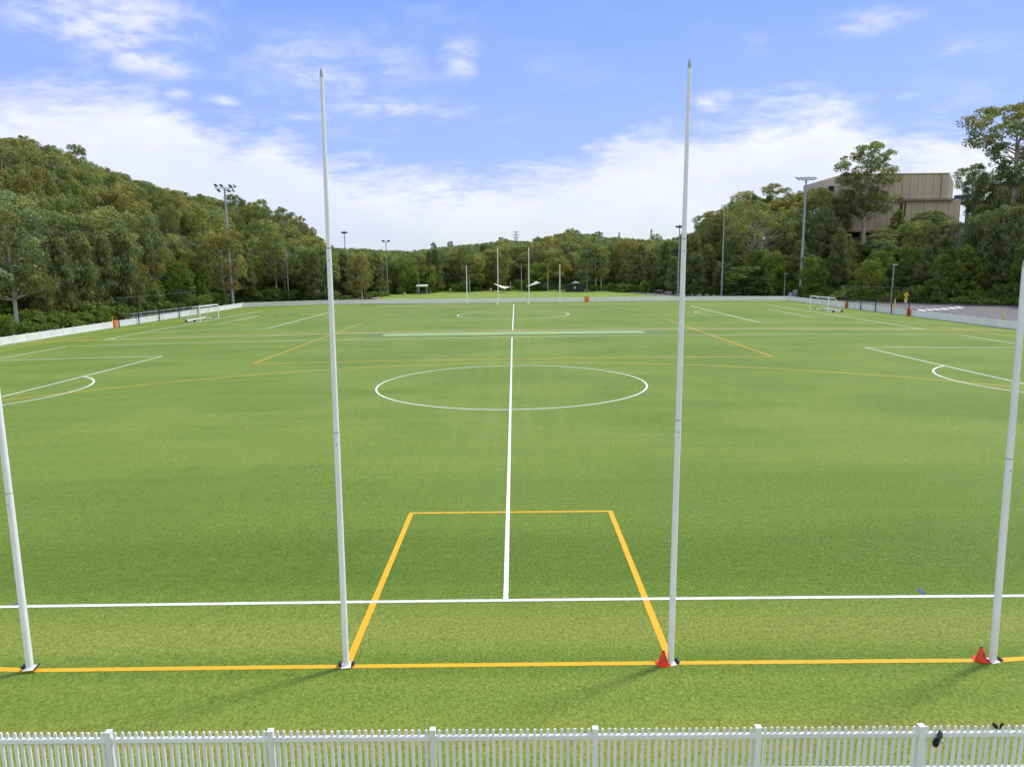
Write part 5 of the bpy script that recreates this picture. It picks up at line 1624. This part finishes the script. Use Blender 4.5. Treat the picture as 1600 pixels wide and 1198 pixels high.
def scatter_object(name, label, pts, protos):
    """one object whose geometry nodes instance the given crown meshes on its points"""
    me = bpy.data.meshes.new(name)
    me.from_pydata([p[0] for p in pts], [], []); me.update()
    for nm, tp, key, vals in (('scl', 'FLOAT_VECTOR', 'vector', [c for p in pts for c in p[1]]), ('rot', 'FLOAT_VECTOR', 'vector', [c for p in pts for c in (0, 0, p[2])]), ('pick', 'INT', 'value', [p[3] for p in pts])):
        at = me.attributes.new(nm, tp, 'POINT'); at.data.foreach_set(key, vals)
    o = link(name, me); tag(o, label, kind='stuff')
    g = bpy.data.node_groups.new(name, 'GeometryNodeTree')
    g.interface.new_socket('Geometry', in_out='INPUT', socket_type='NodeSocketGeometry'); g.interface.new_socket('Geometry', in_out='OUTPUT', socket_type='NodeSocketGeometry')
    gi = g.nodes.new('NodeGroupInput'); go = g.nodes.new('NodeGroupOutput')
    iop = g.nodes.new('GeometryNodeInstanceOnPoints'); jn = g.nodes.new('GeometryNodeJoinGeometry')
    for ob in reversed(protos):
        oi = g.nodes.new('GeometryNodeObjectInfo'); oi.inputs['Object'].default_value = ob; oi.inputs['As Instance'].default_value = True
        g.links.new(oi.outputs['Geometry'], jn.inputs[0])

    def named(nm, tp):
        a = g.nodes.new('GeometryNodeInputNamedAttribute'); a.data_type = tp; a.inputs['Name'].default_value = nm; return a.outputs[0]
    g.links.new(gi.outputs[0], iop.inputs['Points']); g.links.new(jn.outputs[0], iop.inputs['Instance'])
    iop.inputs['Pick Instance'].default_value = True
    g.links.new(named('pick', 'INT'), iop.inputs['Instance Index'])
    e2r = g.nodes.new('FunctionNodeEulerToRotation'); g.links.new(named('rot', 'FLOAT_VECTOR'), e2r.inputs[0]); g.links.new(e2r.outputs[0], iop.inputs['Rotation'])
    g.links.new(named('scl', 'FLOAT_VECTOR'), iop.inputs['Scale'])
    g.links.new(iop.outputs[0], go.inputs[0])
    md = o.modifiers.new('scatter', 'NODES'); md.node_group = g
    return o


def first_with(mesh):
    for o in bpy.data.objects:
        if o.data == mesh: return o


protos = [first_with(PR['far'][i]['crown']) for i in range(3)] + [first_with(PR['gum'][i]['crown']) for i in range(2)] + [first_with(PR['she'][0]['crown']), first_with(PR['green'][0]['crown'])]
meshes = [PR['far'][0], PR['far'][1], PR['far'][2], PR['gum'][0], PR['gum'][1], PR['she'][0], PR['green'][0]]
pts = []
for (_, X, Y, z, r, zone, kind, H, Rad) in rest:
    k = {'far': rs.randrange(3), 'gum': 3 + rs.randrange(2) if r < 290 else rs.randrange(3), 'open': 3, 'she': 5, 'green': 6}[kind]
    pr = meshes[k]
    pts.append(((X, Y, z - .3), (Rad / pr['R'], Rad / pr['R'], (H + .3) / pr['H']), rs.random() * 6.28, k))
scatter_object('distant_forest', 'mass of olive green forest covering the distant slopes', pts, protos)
# undergrowth: low leafy cover along the forest edge
pts = []
sh0 = [first_with(PR['shrub'][i]['crown']) for i in range(2)]
for _ in range(800):
    az = rs.uniform(-39, 39)
    r0 = float(np.interp(az, AZ, R0)); r = r0 + rs.uniform(0.5, 34) ** 1.0
    if 0 < az and r > r0 + 40: continue
    X = CAM.x + r * math.sin(R(az)); Y = CAM.y + r * math.cos(R(az))
    if -64 < X < 64 and Y < 150: continue
    s = rs.uniform(.5, 1.35)
    pts.append(((X, Y, T(X, Y) - .15), (s, s, s * rs.uniform(.7, 1.2)), rs.random() * 6.28, rs.randrange(2)))
scatter_object('undergrowth', 'low leafy undergrowth along the foot of the forest', pts, sh0)

# creeper covering the bank behind the car park
n = 60000
az = rng.uniform(22, 39, n); t = rng.random(n) ** 1.1
r0 = np.interp(az, AZ, R0); r = r0 + 0.6 + t * 26
X = CAM.x + r * np.sin(np.radians(az)); Y = CAM.y + r * np.cos(np.radians(az))
gxs = np.array([T(float(a), float(b_)) for a, b_ in zip(X, Y)])
lump = 0.5 + 0.5 * np.sin(X * 1.1 + np.sin(Y * .8) * 2) * np.cos(Y * .9 + np.sin(X * .6))
Z = gxs + rng.random(n) ** .5 * (0.25 + 1.1 * lump)
keep = (np.sin(X * .31 + 1) * np.cos(Y * .27) > -0.55)
P = np.stack([X, Y, Z], 1)[keep]; n = len(P)
nr = unit(np.stack([-np.sin(np.radians(az[keep])) * .6, -np.cos(np.radians(az[keep])) * .6, np.ones(n)], 1) + rng.normal(size=(n, 3)) * .5)
u, v = frame(nr, n); s = rng.uniform(.14, .28, n)[:, None]
tn = (0.75 + .35 * lump[keep])[:, None] * rng.uniform(.7, 1.3, (n, 1)) * np.array([[1, 1, 1]])
tag(link('creeper', quads_mesh('creeper', P, u * s, v * s * .8, tn, M['leaf_vine'])), 'bright green creeper covering the bank behind the car park', kind='stuff')
# bare rocky cutting behind the lamp post
q = at_depth(1383, 166)
rk = MB()
for k in range(26):
    rk.sphere((rs.uniform(-5, 5), rs.uniform(-1, 1.6), rs.uniform(-.2, 2.2)), (rs.uniform(.5, 1.3), rs.uniform(.4, .9), rs.uniform(.3, .8)), 7, 4)
o = rk.build('rock_outcrop', M['rock'], None); o.location = q
tag(o, 'brown rock cutting at the foot of the bank behind the lamp post', 'rocks')
